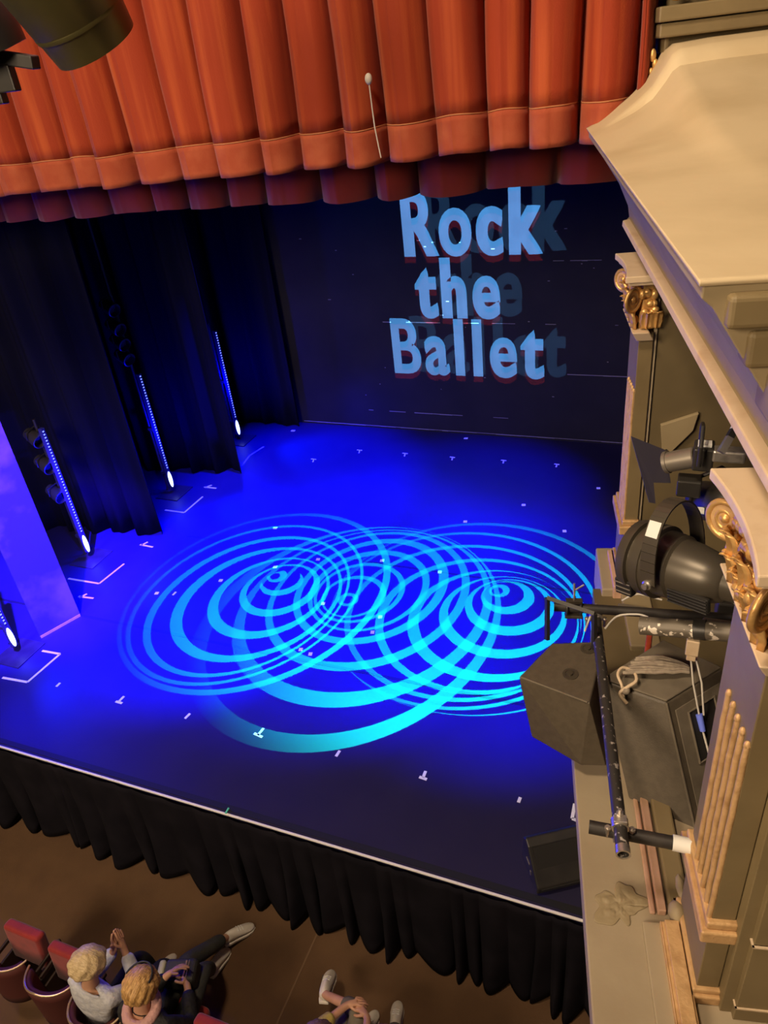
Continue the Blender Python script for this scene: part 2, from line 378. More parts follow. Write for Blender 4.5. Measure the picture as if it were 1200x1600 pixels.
mark('tape_dot', [((-3.019, 9.611), (-2.962, 9.62))], 'tiny white tape dot close to the back wall right of centre', 0.045)

# ------------------------------------------------------------------ curtains
def fold(f):                                      # one pleat: broad lobe and a narrow deep valley
    return (math.sin(PI*min(1, f*1.06))**.42) if f < .943 else -.25*math.sin((f-.943)/.057*PI)
def pelmet(name, y, zh, x0, x1, mats, seed, pw, depth, top, hem_h=None, tilt=0):
    rnd = random.Random(seed); ks = [x0]
    while ks[-1] < x1: ks.append(ks[-1] + pw*rnd.uniform(.78, 1.22))
    ks[-1] = x1
    n = len(ks)-1; dep = [depth*rnd.uniform(.75, 1.2) for _ in range(n)]; skew = [rnd.uniform(.45, .55) for _ in range(n)]
    rip = [(rnd.uniform(.006, .014), rnd.uniform(5, 8), rnd.uniform(0, 6)) for _ in range(n)]
    hz = [rnd.uniform(-.018, .018) for _ in range(n)]
    def pt(k, f, z):
        s_ = skew[k]; g = f/(2*s_) if f < s_ else .5+(f-s_)/(2*(1-s_))
        b = fold(g)*dep[k] + (rip[k][0]*math.sin(f*rip[k][1]+rip[k][2]+z*.6) + .010*math.exp(-((f-.22-.03*math.sin(z*2+k))/.025)**2) + .007*math.exp(-((f-.42+.02*math.sin(z*1.5+k))/.03)**2))*math.sin(PI*f)
        xx = ks[k] + (ks[k+1]-ks[k])*f + .012*math.sin(3*z+k)
        return Vector((xx, y-b, z))
    def part(z0f, z1f, m, nm, par, nz=18, th=.006, out=0.0):
        mb = MB(); m_ = 22
        def fn(i, j):
            q = i*n; k = min(int(q), n-1); f = min(q-k, 1)
            xx = ks[k]+(ks[k+1]-ks[k])*f
            zb = zh + tilt*(xx-x1) + hz[k]*math.sin(PI*f)
            z = z0f(zb) + (z1f(zb)-z0f(zb))*j
            p = pt(k, f, z); p.y -= out; return p
        mb.grid(n*m_, nz, fn)
        return mb.build(nm, m, par, smooth=True, solid=th)
    return part
root = empty('house_curtain', (0, 4.7, 4.5), 'orange-red velvet pelmet curtain with a stitched hem, in front of the darker one', 'curtain')
rt = Matrix.Translation(-root.location)
pf = pelmet('house_curtain', 0, -.02, -6.4, -.35, None, 5, .31, .17, 7, tilt=.018)
pf(lambda zb: zb+.20, lambda zb: 2.3, M['velvet'], 'drape', root, nz=26)
pf(lambda zb: zb, lambda zb: zb+.20, M['velvet_hem'], 'hem', root, nz=6)
pf(lambda zb: zb+.198, lambda zb: zb+.204, M['thread'], 'stitching', root, nz=1, out=.003)
# plastic tie hanging on the curtain
hk = empty('hanging_tie', (-1.86, 4.50, 4.55), 'thin pale tie with a knot hanging down the front of the red pelmet', 'tie')
MB().path([(0, 0, .33), (.004, 0, .2), (.01, -.004, .1), (.03, -.004, -.06)], .004).build('cord', M['cable'], hk)
MB().sphere((0, 0, .35), (.022, .018, .03)).build('knot', M['cable'], hk, smooth=True)
root2 = empty('inner_curtain', (0, 5.25, 4.2), 'red velvet border, darkened for shade, hanging lower, behind the orange-red pelmet', 'curtain')
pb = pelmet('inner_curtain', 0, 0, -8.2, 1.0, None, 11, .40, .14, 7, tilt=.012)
pb(lambda zb: zb, lambda zb: 2.6, M['velvet_shaded'], 'drape', root2, nz=8)

# black masking drapes in the left wings
def leg(name, x0, x1, y, z1, seed, label, amp=.06, skewy=0.0):
    rnd = random.Random(seed); mb = MB(); phs = [rnd.uniform(0, 6) for _ in range(4)]
    def fn(i, j):
        x = x0+(x1-x0)*i; z = .01+(z1-.01)*j
        b = amp*(math.sin(x*17+phs[0]+.25*math.sin(z))+.5*math.sin(x*31+phs[1])+.4*math.sin(x*7+phs[2]))*(.7+.3*(1-j))
        return Vector((x, y+b+skewy*(x-x1), z))
    mb.grid(140, 10, fn)
    return tag(mb.build(name, M['black_cloth'], smooth=True, solid=.006), label, 'stage drape', 'black masking drapes in the left wing')
leg('masking_drape', -9.4, -6.15, 6.28, 6.6, 1, 'black drape hanging between the second and third light booms from the front', skewy=.12)
leg('masking_drape', -9.4, -5.95, 8.02, 6.6, 2, 'black drape hanging between the third and the rearmost light boom', skewy=.12)
leg('masking_drape', -9.4, -5.82, 9.62, 6.6, 3, 'black drape at the left end of the back wall, behind the rearmost boom', amp=.03)
# blue-lit wing flat
fl = empty('wing_flat', (-6.26, 4.18, 0), 'upright painted wing flat glowing blue and violet, between the two front booms', 'stage flat')
MB().prism([(0.18, .43, 0), (0, 0, 0), (-.03, .012, 0), (.15, .442, 0)], (0, 0, 4.2)).build('panel', M['panel'], fl)
MB().prism([(0.185, .425, 0), (0.005, -.005, 0), (-.0, .0, 0), (.18, .43, 0)], (0, 0, .03)).build('kick_strip', M['pink'], fl)

# ------------------------------------------------------------------ light booms
def boom(x, y, pole_h, label, heads):
    t = empty('light_boom', (x, y, 0), label, 'light boom', group='blue light booms in the left wing')
    MB().bb((-.17, -.2, 0), (.2, .2, .012)).build('base_plate', M['black_metal'], t, bevel=.003)
    MB().path([(-.12, .05, .01), (-.12, .05, pole_h)], .018).build('pole', M['pipe'], t, smooth=True)
    b = MB().bb((-.025, -.025, .10), (.025, .03, 1.82)).build('led_batten', M['led_body'], t, bevel=.004)
    be = MB().box((0, 0, 0), (.008, .018, .013)).build('led_bead', M['led_blue'], b)
    for k in range(36):
        q = be if k == 0 else be.copy()
        if k: COL.objects.link(q); q.parent = b
        q.location = (.028, -.006, .42+k*.039)
    MB().sphere((.03, -.012, .235), (.026, .026, .125), 14, 12).build('led_head', M['led_white'], t, smooth=True)
    MB().bb((-.12, .0, .98), (.0, .02, 1.02)).bb((-.12, 0, .3), (0, .02, .34)).build('bracket', M['black_metal'], t)
    for z in heads:
        h = MB().lathe((-.16, .0, z), (1, -.25, -.35), [(-.12, .03), (-.1, .07), (.04, .085), (.12, .09), (.125, .08), (.05, .07)], 18).build('lamp_head', M['violet_tint_black'], t, smooth=True)
        MB().path([(-.16, -.1, z), (-.16, -.1, z+.1), (-.13, .05, z+.12), (-.16, .12, z+.1), (-.16, .12, z)], .008, 8).build('yoke', M['black_metal'], h)
    return t
boom(-6.34, 3.92, 2.0, 'frontmost blue light boom at the left picture edge, in front of the wing flat', [])
boom(-6.78, 5.6, 1.9, 'light boom with bright foot just behind the blue-lit wing flat', [.95, 1.35, 1.7])
boom(-6.68, 7.27, 3.9, 'tall light boom with lamp heads above its strip, third from the front', [2.05, 2.25, 2.45, 2.7])
boom(-6.59, 8.98, 1.9, 'rearmost and smallest looking light boom near the back wall', [])

# ------------------------------------------------------------------ gobo projectors (real stencils in front of real lamps)
def gobo_lamp(nm, Lp, rings, power, color, s=.02, label='', aim=(0, 0), cone=40):
    t = empty('gobo_spotlight', Lp, label, 'spotlight')
    n = 160; mb = MB(); Lv = Vector(Lp)
    def circ(c, r):                               # r: radius, or (long, short) half axes, the long one near y
        r1, r2 = r if isinstance(r, tuple) else (r, r); q = 1.40 if r1 != r2 else 0
        return [(Vector((c[0]+r1*math.cos(2*PI*k/n)*math.cos(q)-r2*math.sin(2*PI*k/n)*math.sin(q), c[1]+r1*math.cos(2*PI*k/n)*math.sin(q)+r2*math.sin(2*PI*k/n)*math.cos(q), 0))-Lv)*s for k in range(n)]
    def band(a, b): mb.add(a+b, [(k, (k+1) % n, n+(k+1) % n, n+k) for k in range(n)])
    loops = [circ((Lp[0], Lp[1]-.6), (6.0, 5.99))]
    for c, ro, ri, ci in rings:                   # from the outermost opening inwards
        band(loops[-1], circ(c, ro)); loops.append(circ(ci, ri))
    c = rings[-1]; mb.add(loops[-1], [tuple(range(n))])
    mb.build('gobo_plate', M['black_metal'], t)
    MB().lathe((0, 0, -.13), (0, 0, 1), [(0, .11), (.0, .115), (.26, .10), (.36, .05), (.36, .0)], 24, cap=False).build('barrel', M['black_metal'], t, smooth=True)
    MB().path([(0, .12, 0), (0, .12, .3), (0, 0, .36), (0, -.12, .3), (0, -.12, 0)], .01, 8).build('yoke', M['black_metal'], t)
    l = spot(nm, (0, 0, 0), (0, 0, -1), cone, power, color, 0.7, 0.0)
    l.location = Lp; look_at(l, (aim[0], aim[1], 0))
    return t
CY = (0.0, .80, .62)
ringsC = [((-1.84, 5.865), 1.58, 1.53, (-1.85, 5.855)), ((-1.965, 5.775), 1.43, 1.385, (-1.97, 5.77)), ((-1.91, 5.70), 1.245, 1.19, (-1.90, 5.70)),
          ((-1.74, 5.645), 1.06, 1.0, (-1.71, 5.65)), ((-1.59, 5.65), .865, .80, (-1.55, 5.70)), ((-1.51, 5.77), .65, .58, (-1.50, 5.83)),
          ((-1.47, 5.92), .46, .38, (-1.49, 5.98)), ((-1.52, 6.06), .28, .21, (-1.57, 6.10)), ((-1.63, 6.15), .11, .06, (-1.65, 6.14))]
ringsA = [((-4.28, 5.53), (1.66, 1.47), (1.59, 1.41), (-4.30, 5.53)), ((-4.35, 5.43), (1.46, 1.25), (1.41, 1.21), (-4.34, 5.43)), ((-4.30, 5.37), (1.27, 1.08), (1.21, 1.02), (-4.27, 5.37)),
          ((-4.20, 5.38), (1.03, .92), (.95, .83), (-4.16, 5.41)), ((-4.10, 5.47), (.74, .66), (.66, .585), (-4.08, 5.52)),
          ((-4.035, 5.60), (.485, .445), (.41, .37), (-4.05, 5.64)), ((-4.08, 5.75), .29, .225, (-4.12, 5.79)), ((-4.19, 5.82), .12, .06, (-4.21, 5.81))]
ringsB = [((-3.07, 5.31), (1.80, 1.58), (1.69, 1.46), (-3.04, 5.41)), ((-2.99, 5.565), (1.495, 1.36), (1.385, 1.27), (-3.0, 5.65)),
          ((-3.01, 5.775), (1.235, 1.085), (1.145, 1.01), (-3.03, 5.805)), ((-3.02, 5.89), (.97, .83), (.87, .74), (-3.035, 5.885)),
          ((-3.04, 5.86), (.74, .66), (.675, .59), (-3.04, 5.83)), ((-3.12, 5.78), (.54, .50), (.49, .45), (-3.13, 5.77)),
          ((-3.15, 5.69), (.37, .36), (.325, .315), (-3.16, 5.67)), ((-3.19, 5.61), .12, .065, (-3.19, 5.61))]
gobo_lamp('swirl_light', (-1.7, 6.9, 6.0), ringsC, 22000, CY, aim=(-1.75, 5.9), cone=35, label='gobo spotlight above the stage throwing the right-hand ring pattern')
gobo_lamp('swirl_light', (-4.2, 7.0, 6.0), ringsA, 19000, CY, aim=(-4.0, 5.6), cone=34, label='gobo spotlight above the stage throwing the left-hand ring pattern')
gobo_lamp('swirl_light', (-3.3, 6.7, 6.0), ringsB, 17000, CY, aim=(-2.3, 6.0), cone=50, label='gobo spotlight above the stage throwing the middle ring pattern')
tag(MB().path([(-7, 6.95, 6.5), (1, 6.95, 6.5)], .025).build('lighting_bar', M['pipe']), 'long horizontal lighting bar above the stage', 'bar')

def inside(p, l):
    c = False
    for i in range(len(l)):
        (xa, ya), (xb, yb) = l[i], l[i-1]
        if (ya > p[1]) != (yb > p[1]) and p[0] < (xb-xa)*(p[1]-ya)/(yb-ya)+xa: c = not c
    return c
def text_loops(body, x0, x1, z0, z1, bold, spacing=1.0):
    cu = bpy.data.curves.new('title', 'FONT'); cu.body = body; cu.size = 1; cu.space_character = spacing
    o = bpy.data.objects.new('title', cu); COL.objects.link(o)
    dg = bpy.context.evaluated_depsgraph_get()
    c2 = o.to_curve(dg)
    loops = []
    for sp in c2.splines:
        pts = []
        if sp.type == 'BEZIER':
            bp = sp.bezier_points; n = len(bp)
            for i in range(n):
                a, b = bp[i], bp[(i+1) % n]
                st = 1 if (a.handle_right-a.co).length < 1e-5 and (b.handle_left-b.co).length < 1e-5 else 6
                for k in range(st):
                    t = k/st; p = (1-t)**3*a.co+3*(1-t)**2*t*a.handle_right+3*(1-t)*t*t*b.handle_left+t**3*b.co
                    pts.append((p.x, p.y))
        else: pts = [(p.co.x, p.co.y) for p in sp.points]
        q = []
        for p in pts:
            if not q or math.hypot(p[0]-q[-1][0], p[1]-q[-1][1]) > 1e-4: q.append(p)
        if math.hypot(q[0][0]-q[-1][0], q[0][1]-q[-1][1]) < 1e-4: q.pop()
        loops.append(q)
    o.to_curve_clear(); bpy.data.objects.remove(o); bpy.data.curves.remove(cu)
    ax = [p[0] for l in loops for p in l]; ay = [p[1] for l in loops for p in l]
    a0, a1, b0, b1 = min(ax), max(ax), min(ay), max(ay)
    x0 += bold; x1 -= bold; z0 += bold; z1 -= bold
    sc = lambda p: (x0+(p[0]-a0)/(a1-a0)*(x1-x0), z0+(p[1]-b0)/(b1-b0)*(z1-z0))
    loops = [[sc(p) for p in l] for l in loops]
    def sarea(l): return sum(l[i][0]*l[(i+1) % len(l)][1]-l[(i+1) % len(l)][0]*l[i][1] for i in range(len(l)))/2
    outs, holes = [], []
    for i, l in enumerate(loops):
        hole = any(inside(l[0], m) for j, m in enumerate(loops) if j != i)
        sgn = 1 if sarea(l) > 0 else -1
        d = bold if not hole else -bold*.45
        n = len(l); q = []
        for k in range(n):
            p0, p, p1 = l[k-1], l[k], l[(k+1) % n]
            e0 = Vector((p[0]-p0[0], p[1]-p0[1])).normalized(); e1 = Vector((p1[0]-p[0], p1[1]-p[1])).normalized()
            n0 = Vector((e0.y, -e0.x))*sgn; n1 = Vector((e1.y, -e1.x))*sgn
            m = n0+n1
            m = m.normalized() if m.length > .3 else n0
            f = 1/max(.6, m.dot(n0)); q.append((p[0]+m.x*d*f, p[1]+m.y*d*f))
        (holes if hole else outs).append(q)
    return outs, holes
WORDS = [('Rock', -3.77, -1.90, 2.63, 3.50, .045), ('the', -3.66, -2.45, 1.78, 2.62, .043), ('Ballet', -4.09, -1.85, .93, 1.78, .036)]
GL = [text_loops(*wd, spacing=1.24) for wd in WORDS]
def title_lamp(Lp, dx, dz, power, color, label, s=.02):
    t = empty('title_projector', Lp, label, 'projector')
    Lv = Vector(Lp); mp = lambda p: (Vector((p[0]+dx, Yb, p[1]+dz))-Lv)*s
    outs = [l for o_, h_ in GL for l in o_]; hol = [l for o_, h_ in GL for l in h_]
    rect = [(-8.5, -3.5), (2.7, -3.5), (2.7, 8), (-8.5, 8)]
    vs, ed = [], []
    for l in [rect]+outs:
        n0 = len(vs); vs += [Vector(p) for p in l]; ed += [(n0+k, n0+(k+1) % len(l)) for k in range(len(l))]
    cv, _, cf = delaunay_2d_cdt(vs, ed, [], 0, 1e-5)[:3]
    tri = [f for f in cf if not any(inside(sum((cv[q] for q in f), Vector((0, 0)))/len(f), l) for l in outs)]
    mb = MB(); mb.add([mp(p) for p in cv], [tuple(f) for f in tri])
    for h in hol: mb.add([mp(p) for p in h], [tuple(range(len(h)))])
    me = mb.build('gobo_plate', M['black_metal'], t)
    MB().lathe((0, -.16, 0), (0, 1, 0), [(0, .0), (0, .12), (.30, .16), (.42, .16)], 24, cap=False).build('barrel', M['black_metal'], t, smooth=True)
    l = spot('title_light', Lp, (Lp[0], Yb, Lp[2]), 44, power, color, 0.0, 0.0)
    return t
title_lamp((-3.0, -2.2, 4.35), 0, 0, 150000, (.095, .42, 1.0), 'title projector behind the viewer throwing the show name')
title_lamp((-3.4, -2.2, 4.35), .0, -.085, 13000, (.80, .05, .06), 'added second lamp imitating the faint red double of the title')  # extra lamp added for the red ghost of the lettering
title_lamp((-2.6, -2.2, 4.35), .30, .04, 11500, (.15, .46, 1.0), 'added third lamp imitating the faint shifted double of the title')  # another added lamp, for the offset ghost
tag(MB().bb((-3.8, -2.45, 4.0), (-2.2, -1.9, 4.17)).bb((-3.6, -2.4, -1.1), (-3.4, -2.2, 4.0)).bb((-2.6, -2.4, -1.1), (-2.4, -2.2, 4.0)).build('projector_stand', M['black_metal']), 'tall black stand carrying the title projectors', 'stand')

# ------------------------------------------------------------------ splayed side wall, ledge and cornice
def sp(o): o.rotation_euler = (0, 0, SPL); return o
# entablature and cornice (profile in w,z swept along u)
prof = [(.352, 4.55), (.352, 4.52), (.375, 4.50), (.44, 4.40), (.52, 4.28), (.575, 4.16), (.585, 4.10), (.575, 4.09), (.565, 4.075), (.565, 4.055), (.60, 4.045), (.62, 4.03), (.63, 3.92), (.66, 3.90), (2.4, 3.90), (2.4, 4.55)]
U0, U1 = 1.56, 4.50
mb = MB(); mb.prism([Vector((a, U0, b)) for a, b in prof], (0, U1-U0, 0))
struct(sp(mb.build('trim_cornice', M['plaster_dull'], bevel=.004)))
# lighter moulding strip along the cornice
mb = MB(); mb.prism([Vector((a, 0.6, b)) for a, b in [(.548, 4.092), (.545, 4.062), (.60, 4.05), (.60, 4.10)]], (0, 3.86, 0))
struct(sp(mb.build('trim_cornice_fillet', M['cream'], bevel=.004)))
mb = MB(); mb.prism([Vector((a, 0.6, b)) for a, b in [(.60, 4.08), (.62, 4.03), (.63, 3.92), (.66, 3.90), (2.4, 3.90), (2.4, 4.2), (.60, 4.2)]], (0, 1.0, 0))
struct(sp(mb.build('trim_architrave', M['brown'])))
# near return mouldings of the cornice
mb = MB()
for u_, z0, z1, w0 in [(1.53, 4.46, 4.53, .40), (1.545, 4.37, 4.45, .45), (1.50, 4.26, 4.36, .50)]:
    mb.bb((w0, u_, z0), (2.4, 1.62, z1))
struct(sp(mb.build('trim_cornice_return', M['brown'], bevel=.012, segs=3)))
# swept roof of the cornice: flat by the front edge, curling up to the far end
def hW(w_):
    pts = [(.32, 0), (.34, .0), (.42, .035), (.48, .068), (.55, .108), (.63, .17), (.68, .25), (.71, .31), (.74, .335), (.9, .345), (2.5, .36)]
    for (a, b), (c, d) in zip(pts, pts[1:]):
        if w_ <= c: t = (w_-a)/(c-a); return b+(d-b)*t
    return .37
def roof(i, j):
    wq = .345+(2.4-.345)*(i**1.8); u_ = 1.555+(4.56-1.555)*j
    g = max(0, (u_-2.3)/2.26)**1.7
    if u_ > 4.27: g = max(g, .0)
    st = .055*min(1, max(0, (wq-.40)/.28))*min(1, max(0, (u_-4.24)/.03))  # far-end step added so its riser stands in for a shadow stripe
    return Vector((wq, u_, 4.552+hW(wq)*min(g, .86)+st*(1 if wq < .9 else 1)))
mb = MB(); mb.grid(60, 150, roof)
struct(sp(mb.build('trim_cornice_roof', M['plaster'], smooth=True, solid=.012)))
# upper moulding at the end wall
mb = MB(); mb.bb((.70, 4.50, 4.86), (2.5, 4.9, 4.93)); mb.bb((.665, 4.44, 4.93), (2.5, 4.9, 4.99)); mb.bb((.655, 4.42, 4.995), (2.5, 4.9, 5.06))
struct(sp(mb.build('trim_upper_moulding', M['brown'], bevel=.008, segs=2)))
mb = MB(); mb.bb((.72, 4.56, 5.05), (2.5, 4.75, 7)); mb.bb((.72, 4.50, -1.1), (2.5, 4.75, 5.05))
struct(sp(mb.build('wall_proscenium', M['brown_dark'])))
mb = MB()
for k in range(9): mb.sphere((.74+.09*k, 4.475, 5.12+.03*math.sin(k*2.1)), (.05, .03, .045), 10, 8)
o_ = tag(sp(mb.build('gilded_garland', M['gold'], smooth=True)), 'dim gilded ornament above the upper moulding at the top right', 'ornament')
mb = MB(); mb.sphere((.655, 4.53, 4.86), (.016, .014, .03)); mb.sphere((.668, 4.53, 4.82), (.014, .014, .025)); mb.sphere((.65, 4.53, 4.79), (.012, .014, .018))
tag(sp(mb.build('curtain_tassel', M['gold'], smooth=True)), 'small gold tassel between curtain edge and upper moulding', 'tassel')

# bay between the two pilasters
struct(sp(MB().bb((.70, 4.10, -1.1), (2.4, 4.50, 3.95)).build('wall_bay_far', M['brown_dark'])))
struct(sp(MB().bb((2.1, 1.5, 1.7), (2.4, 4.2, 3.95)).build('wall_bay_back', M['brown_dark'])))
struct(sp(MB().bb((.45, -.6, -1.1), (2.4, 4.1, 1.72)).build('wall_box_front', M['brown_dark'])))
# shallow vertical bead, paler to paint in the lit line of the corner
mb = MB(); mb.bb((.70, 4.085, 1.9), (.716, 4.10, 3.9)); struct(sp(mb.build('trim_corner_lit_line', M['ledge'])))
# ledge under the pilasters
mb = MB(); mb.bb((.235, -.6, 1.72), (2.3, 2.86, 1.85))
struct(sp(mb.build('trim_ledge', M['ledge'], bevel=.008, segs=2)))
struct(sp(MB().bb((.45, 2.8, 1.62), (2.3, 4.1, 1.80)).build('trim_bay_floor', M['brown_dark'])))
struct(sp(MB().bb((.462, -.6, 1.85), (.56, 1.80, 1.872)).build('trim_ledge_step', M['ledge'], bevel=.006)))
mb = MB(); mb.bb((.50, 1.84, 1.85), (.522, 2.86, 1.866)); mb.bb((.53, 1.84, 1.85), (.565, 2.86, 1.885)); 
struct(sp(mb.build('trim_ledge_moulding', M['pink'], bevel=.006)))
mb = MB(); mb.bb((.575, 1.84, 1.85), (.66, 2.86, 1.90)); struct(sp(mb.build('trim_ledge_kerb', M['brown'], bevel=.01)))
mb = MB(); mb.bb((.535, -.6, 1.85), (.61, 1.79, 1.90)); mb.bb((.545, -.6, 1.90), (.60, 1.79, 1.915)); mb.bb((.535, -.6, 1.865), (.528, 1.79, 1.90))
struct(sp(mb.build('trim_pedestal_moulding', M['goldpaint'], bevel=.007, segs=3)))
# broken moulding end (knob of plaster)
mb = MB(); mb.sphere((.60, 1.83, 1.90), (.035, .05, .035), 10, 8); mb.sphere((.63, 1.93, 1.92), (.02, .06, .02), 8, 6)
tag(sp(mb.build('plaster_fragment', M['plaster_dull'], smooth=True)), 'broken lump of plaster at the end of the pink ledge moulding', 'plaster')
# dark smudge on the ledge, made up as a thin crumpled sheet
mb = MB()
from mathutils import noise as mn
def crum(i, j):
    a = i*2*PI; r = j*(.075+.022*math.sin(a*2+.6)+.014*math.sin(a*5+1)+.008*math.sin(a*9))
    x, y = r*1.15*math.cos(a), r*1.25*math.sin(a)
    h = .010*abs(mn.noise(Vector((x*22, y*30, 1.3))))+.005*abs(mn.noise(Vector((x*60, y*50, 4))))
    return Vector((.38+x, 1.87+y, 1.853+h*(1-j**3)))
mb.grid(72, 22, crum)
tag(sp(mb.build('ledge_smudge', M['plaster_dull'], smooth=True, solid=.003)), 'dark smudge on the beige ledge, modelled as a thin crumpled sheet', 'smudge')

# far pedestal block and its base
# ------------------------------------------------------------------ pilasters
def leaf(mb, base, outv, upv, ln, wd, curl=1.0):
    side = Vector(outv).cross(Vector(upv)).normalized(); outv = Vector(outv).normalized(); upv = Vector(upv).normalized()
    def fn(i, j):
        t = j; s_ = (i-.5)*2
        ww = wd*(.45+.55*math.sin(PI*min(1, .15+.8*t)))*(1-.12*abs(math.sin(t*10)))*(1 if t < .85 else 1-2.2*(t-.85))
        o_ = .012+.035*t*t*curl+.02*max(0, t-.7); dz = ln*(t-.35*max(0, t-.8)*3*curl)
        return Vector(base)+upv*dz+outv*(o_+.012*(1-abs(s_))+.006*math.cos(s_*9))+side*(s_*ww)
    mb.grid(8, 12, fn)
def pilaster(u_c, label):
    t = empty('pilaster', L(.62, u_c, 1.85), label, 'pilaster', rz=SPL, group='gilded pilasters of the side wall')
    hw = .165
    z = lambda q: q-1.85
    MB().bb((0, -hw, z(2.30)), (.078, hw, z(3.58))).build('shaft', M['brown'], t, bevel=.004)
    MB().bb((.0, -hw, 0), (.078, hw, z(2.30))).build('pedestal', M['brown'], t, bevel=.004)
    b = MB(); b.bb((-.035, -hw-.035, z(2.28)), (.085, hw+.035, z(2.34))); b.bb((-.018, -hw-.02, z(2.34)), (.085, hw+.02, z(2.375)))
    b.build('base_moulding', M['goldpaint'], t, bevel=.008, segs=3)
    b = MB(); b.bb((-.03, -hw-.03, 0), (.085, hw+.03, .05)); b.bb((-.016, -hw-.016, .05), (.085, hw+.016, .075))
    b.build('foot_moulding', M['goldpaint'], t, bevel=.007, segs=3)
    for k in range(5):
        y = .06 - k*.054; zb = 2.375; zt = 3.22+.004*k
        pts = [Vector((-.004, y, z(zb+(zt-zb)*q/14))) + Vector((random.uniform(-.0012, .0012), random.uniform(-.0012, .0012), 0)) for q in range(15)]
        m = MB(); m.path(pts, [.0105]*14+[.009], 10); m.sphere((-.004, y, z(zt)), (.011, .011, .018), 8, 6)
        m.build('flute', M['goldpaint'], t, smooth=True)
    # necking plate, bell, abacus, volutes, leaves
    b = MB(); b.prism([(-.015, -hw-.035, z(3.545)), (-.045, -hw-.06, z(3.60)), (-.045, hw+.06, z(3.60)), (-.015, hw+.035, z(3.545))], (.09, 0, 0))
    b.build('necking', M['cream'], t, bevel=.006)
    b = MB(); b.bb((-.005, -hw+.01, z(3.59)), (.078, hw-.01, z(3.86)))
    cap = b.build('capital', M['gold'], t, bevel=.02, segs=3)
    def aba(zb, e):
        pts = []
        for k in range(13):
            y = -hw-.09-e+(2*hw+.18+2*e)*k/12; c = 1-((k-6)/6)**2
            pts.append(Vector((-.10-e+.025*c, y, zb)))
        pts += [Vector((.095, hw+.09+e, zb)), Vector((.095, -hw-.09-e, zb))]
        return pts
    b = MB(); b.prism(aba(z(3.855), -.02), (0, 0, .02)); b.prism(aba(z(3.875), 0), (0, 0, .035))
    b.build('abacus', M['cream'], cap, bevel=.005)
    for sy in (-1, 1):
        d = Vector((-.70, sy*.71, 0)); c = Vector((-.052, sy*(hw+.035), z(3.775))); up = Vector((0, 0, 1)); nn = d.cross(up)
        pts = []; rs = []
        for k in range(64):
            a = k/63*PI*4.4+PI*.5; q = k/63; r = .072*(1-.80*q)
            pts.append(c + d*(r*math.cos(a)) + up*(r*math.sin(a)*1.08) + nn*(.0)); rs.append(.0135*(1-.45*q))
        m = MB(); m.path(pts, rs, 10); m.sphere(c, (.017, .017, .017), 10, 8)
        m.build('volute', M['gold'], cap, smooth=True)
        m = MB(); m.lathe(c-nn*.014, nn, [(.008, .06), (.020, .06)], 24); m.build('volute_back', M['goldpaint'], cap, smooth=True)
    m = MB()
    for row, (zz, ln, n) in enumerate([(3.60, .12, 4), (3.67, .13, 3)]):
        for k in range(n):
            y = -hw+.035+(2*hw-.07)*(k/(n-1)); leaf(m, (-.012-.01*row, y, z(zz)), (-1, 0, 0), (0, 0, 1), ln, .052, .8)
    for k in range(2):
        leaf(m, (.03+.05*k, -hw+.0, z(3.61)), (0, -1, 0), (0, 0, 1), .12, .04)
        leaf(m, (.03+.05*k, hw-.0, z(3.61)), (0, 1, 0), (0, 0, 1), .12, .04)
    rq = random.Random(8)
    for k in range(34): m.sphere((-.022-.016*rq.random(), rq.uniform(-hw, hw), z(rq.uniform(3.62, 3.84))), (rq.uniform(.012, .022), rq.uniform(.012, .026), rq.uniform(.012, .028)), 8, 6)
    for k in range(22): m.sphere((rq.uniform(.0, .08), rq.choice((-1, 1))*(hw+.005), z(rq.uniform(3.62, 3.82))), (rq.uniform(.012, .022), rq.uniform(.012, .02), rq.uniform(.012, .028)), 8, 6)
    m.build('acanthus_leaves', M['gold'], cap, smooth=True, solid=.006)
    return t
pilaster(1.705, 'near pilaster with gold scroll capital and five gilded rods, at the right picture edge')
pilaster(4.235, 'far pilaster with small gold capital beside the dark stage opening')
# stepped wall return behind the near pilaster, with white edged panels
mb = MB(); mb.bb((.70, 1.495, 1.85), (2.4, 1.87, 3.90)); mb.bb((.74, 1.47, 1.85), (2.4, 1.70, 2.34)); mb.bb((.74, 1.47, 2.36), (2.4, 1.7, 2.75))
struct(sp(mb.build('wall_return', M['brown'], bevel=.003)))
for z_ in (1.94, 2.35, 2.76):
    mb = MB(); mb.bb((.735, 1.464, z_-.002), (.742, 1.56, z_+.005)); mb.bb((.735, 1.464, z_-.002), (2.4, 1.472, z_+.005))
    struct(sp(mb.build('trim_panel_edge', M['cream'])))
# far pedestal front blocks
mb = MB(); mb.bb((.50, 4.02, 1.55), (.66, 4.50, 1.86)); struct(sp(mb.build('trim_far_block', M['ledge'], bevel=.01)))
mb = MB(); mb.bb((.57, 4.0, 1.72), (.64, 4.42, 1.90)); struct(sp(mb.build('trim_far_moulding', M['pink'], bevel=.008)))
mb = MB(); mb.bb((.62, 3.50, 1.62), (.80, 4.02, 1.84)); struct(sp(mb.build('trim_far_kerb', M['plaster_dull'], bevel=.01)))
struct(sp(MB().bb((.60, 2.86, 1.5), (.72, 3.5, 1.78)).build('trim_bay_kerb', M['brown'], bevel=.01)))

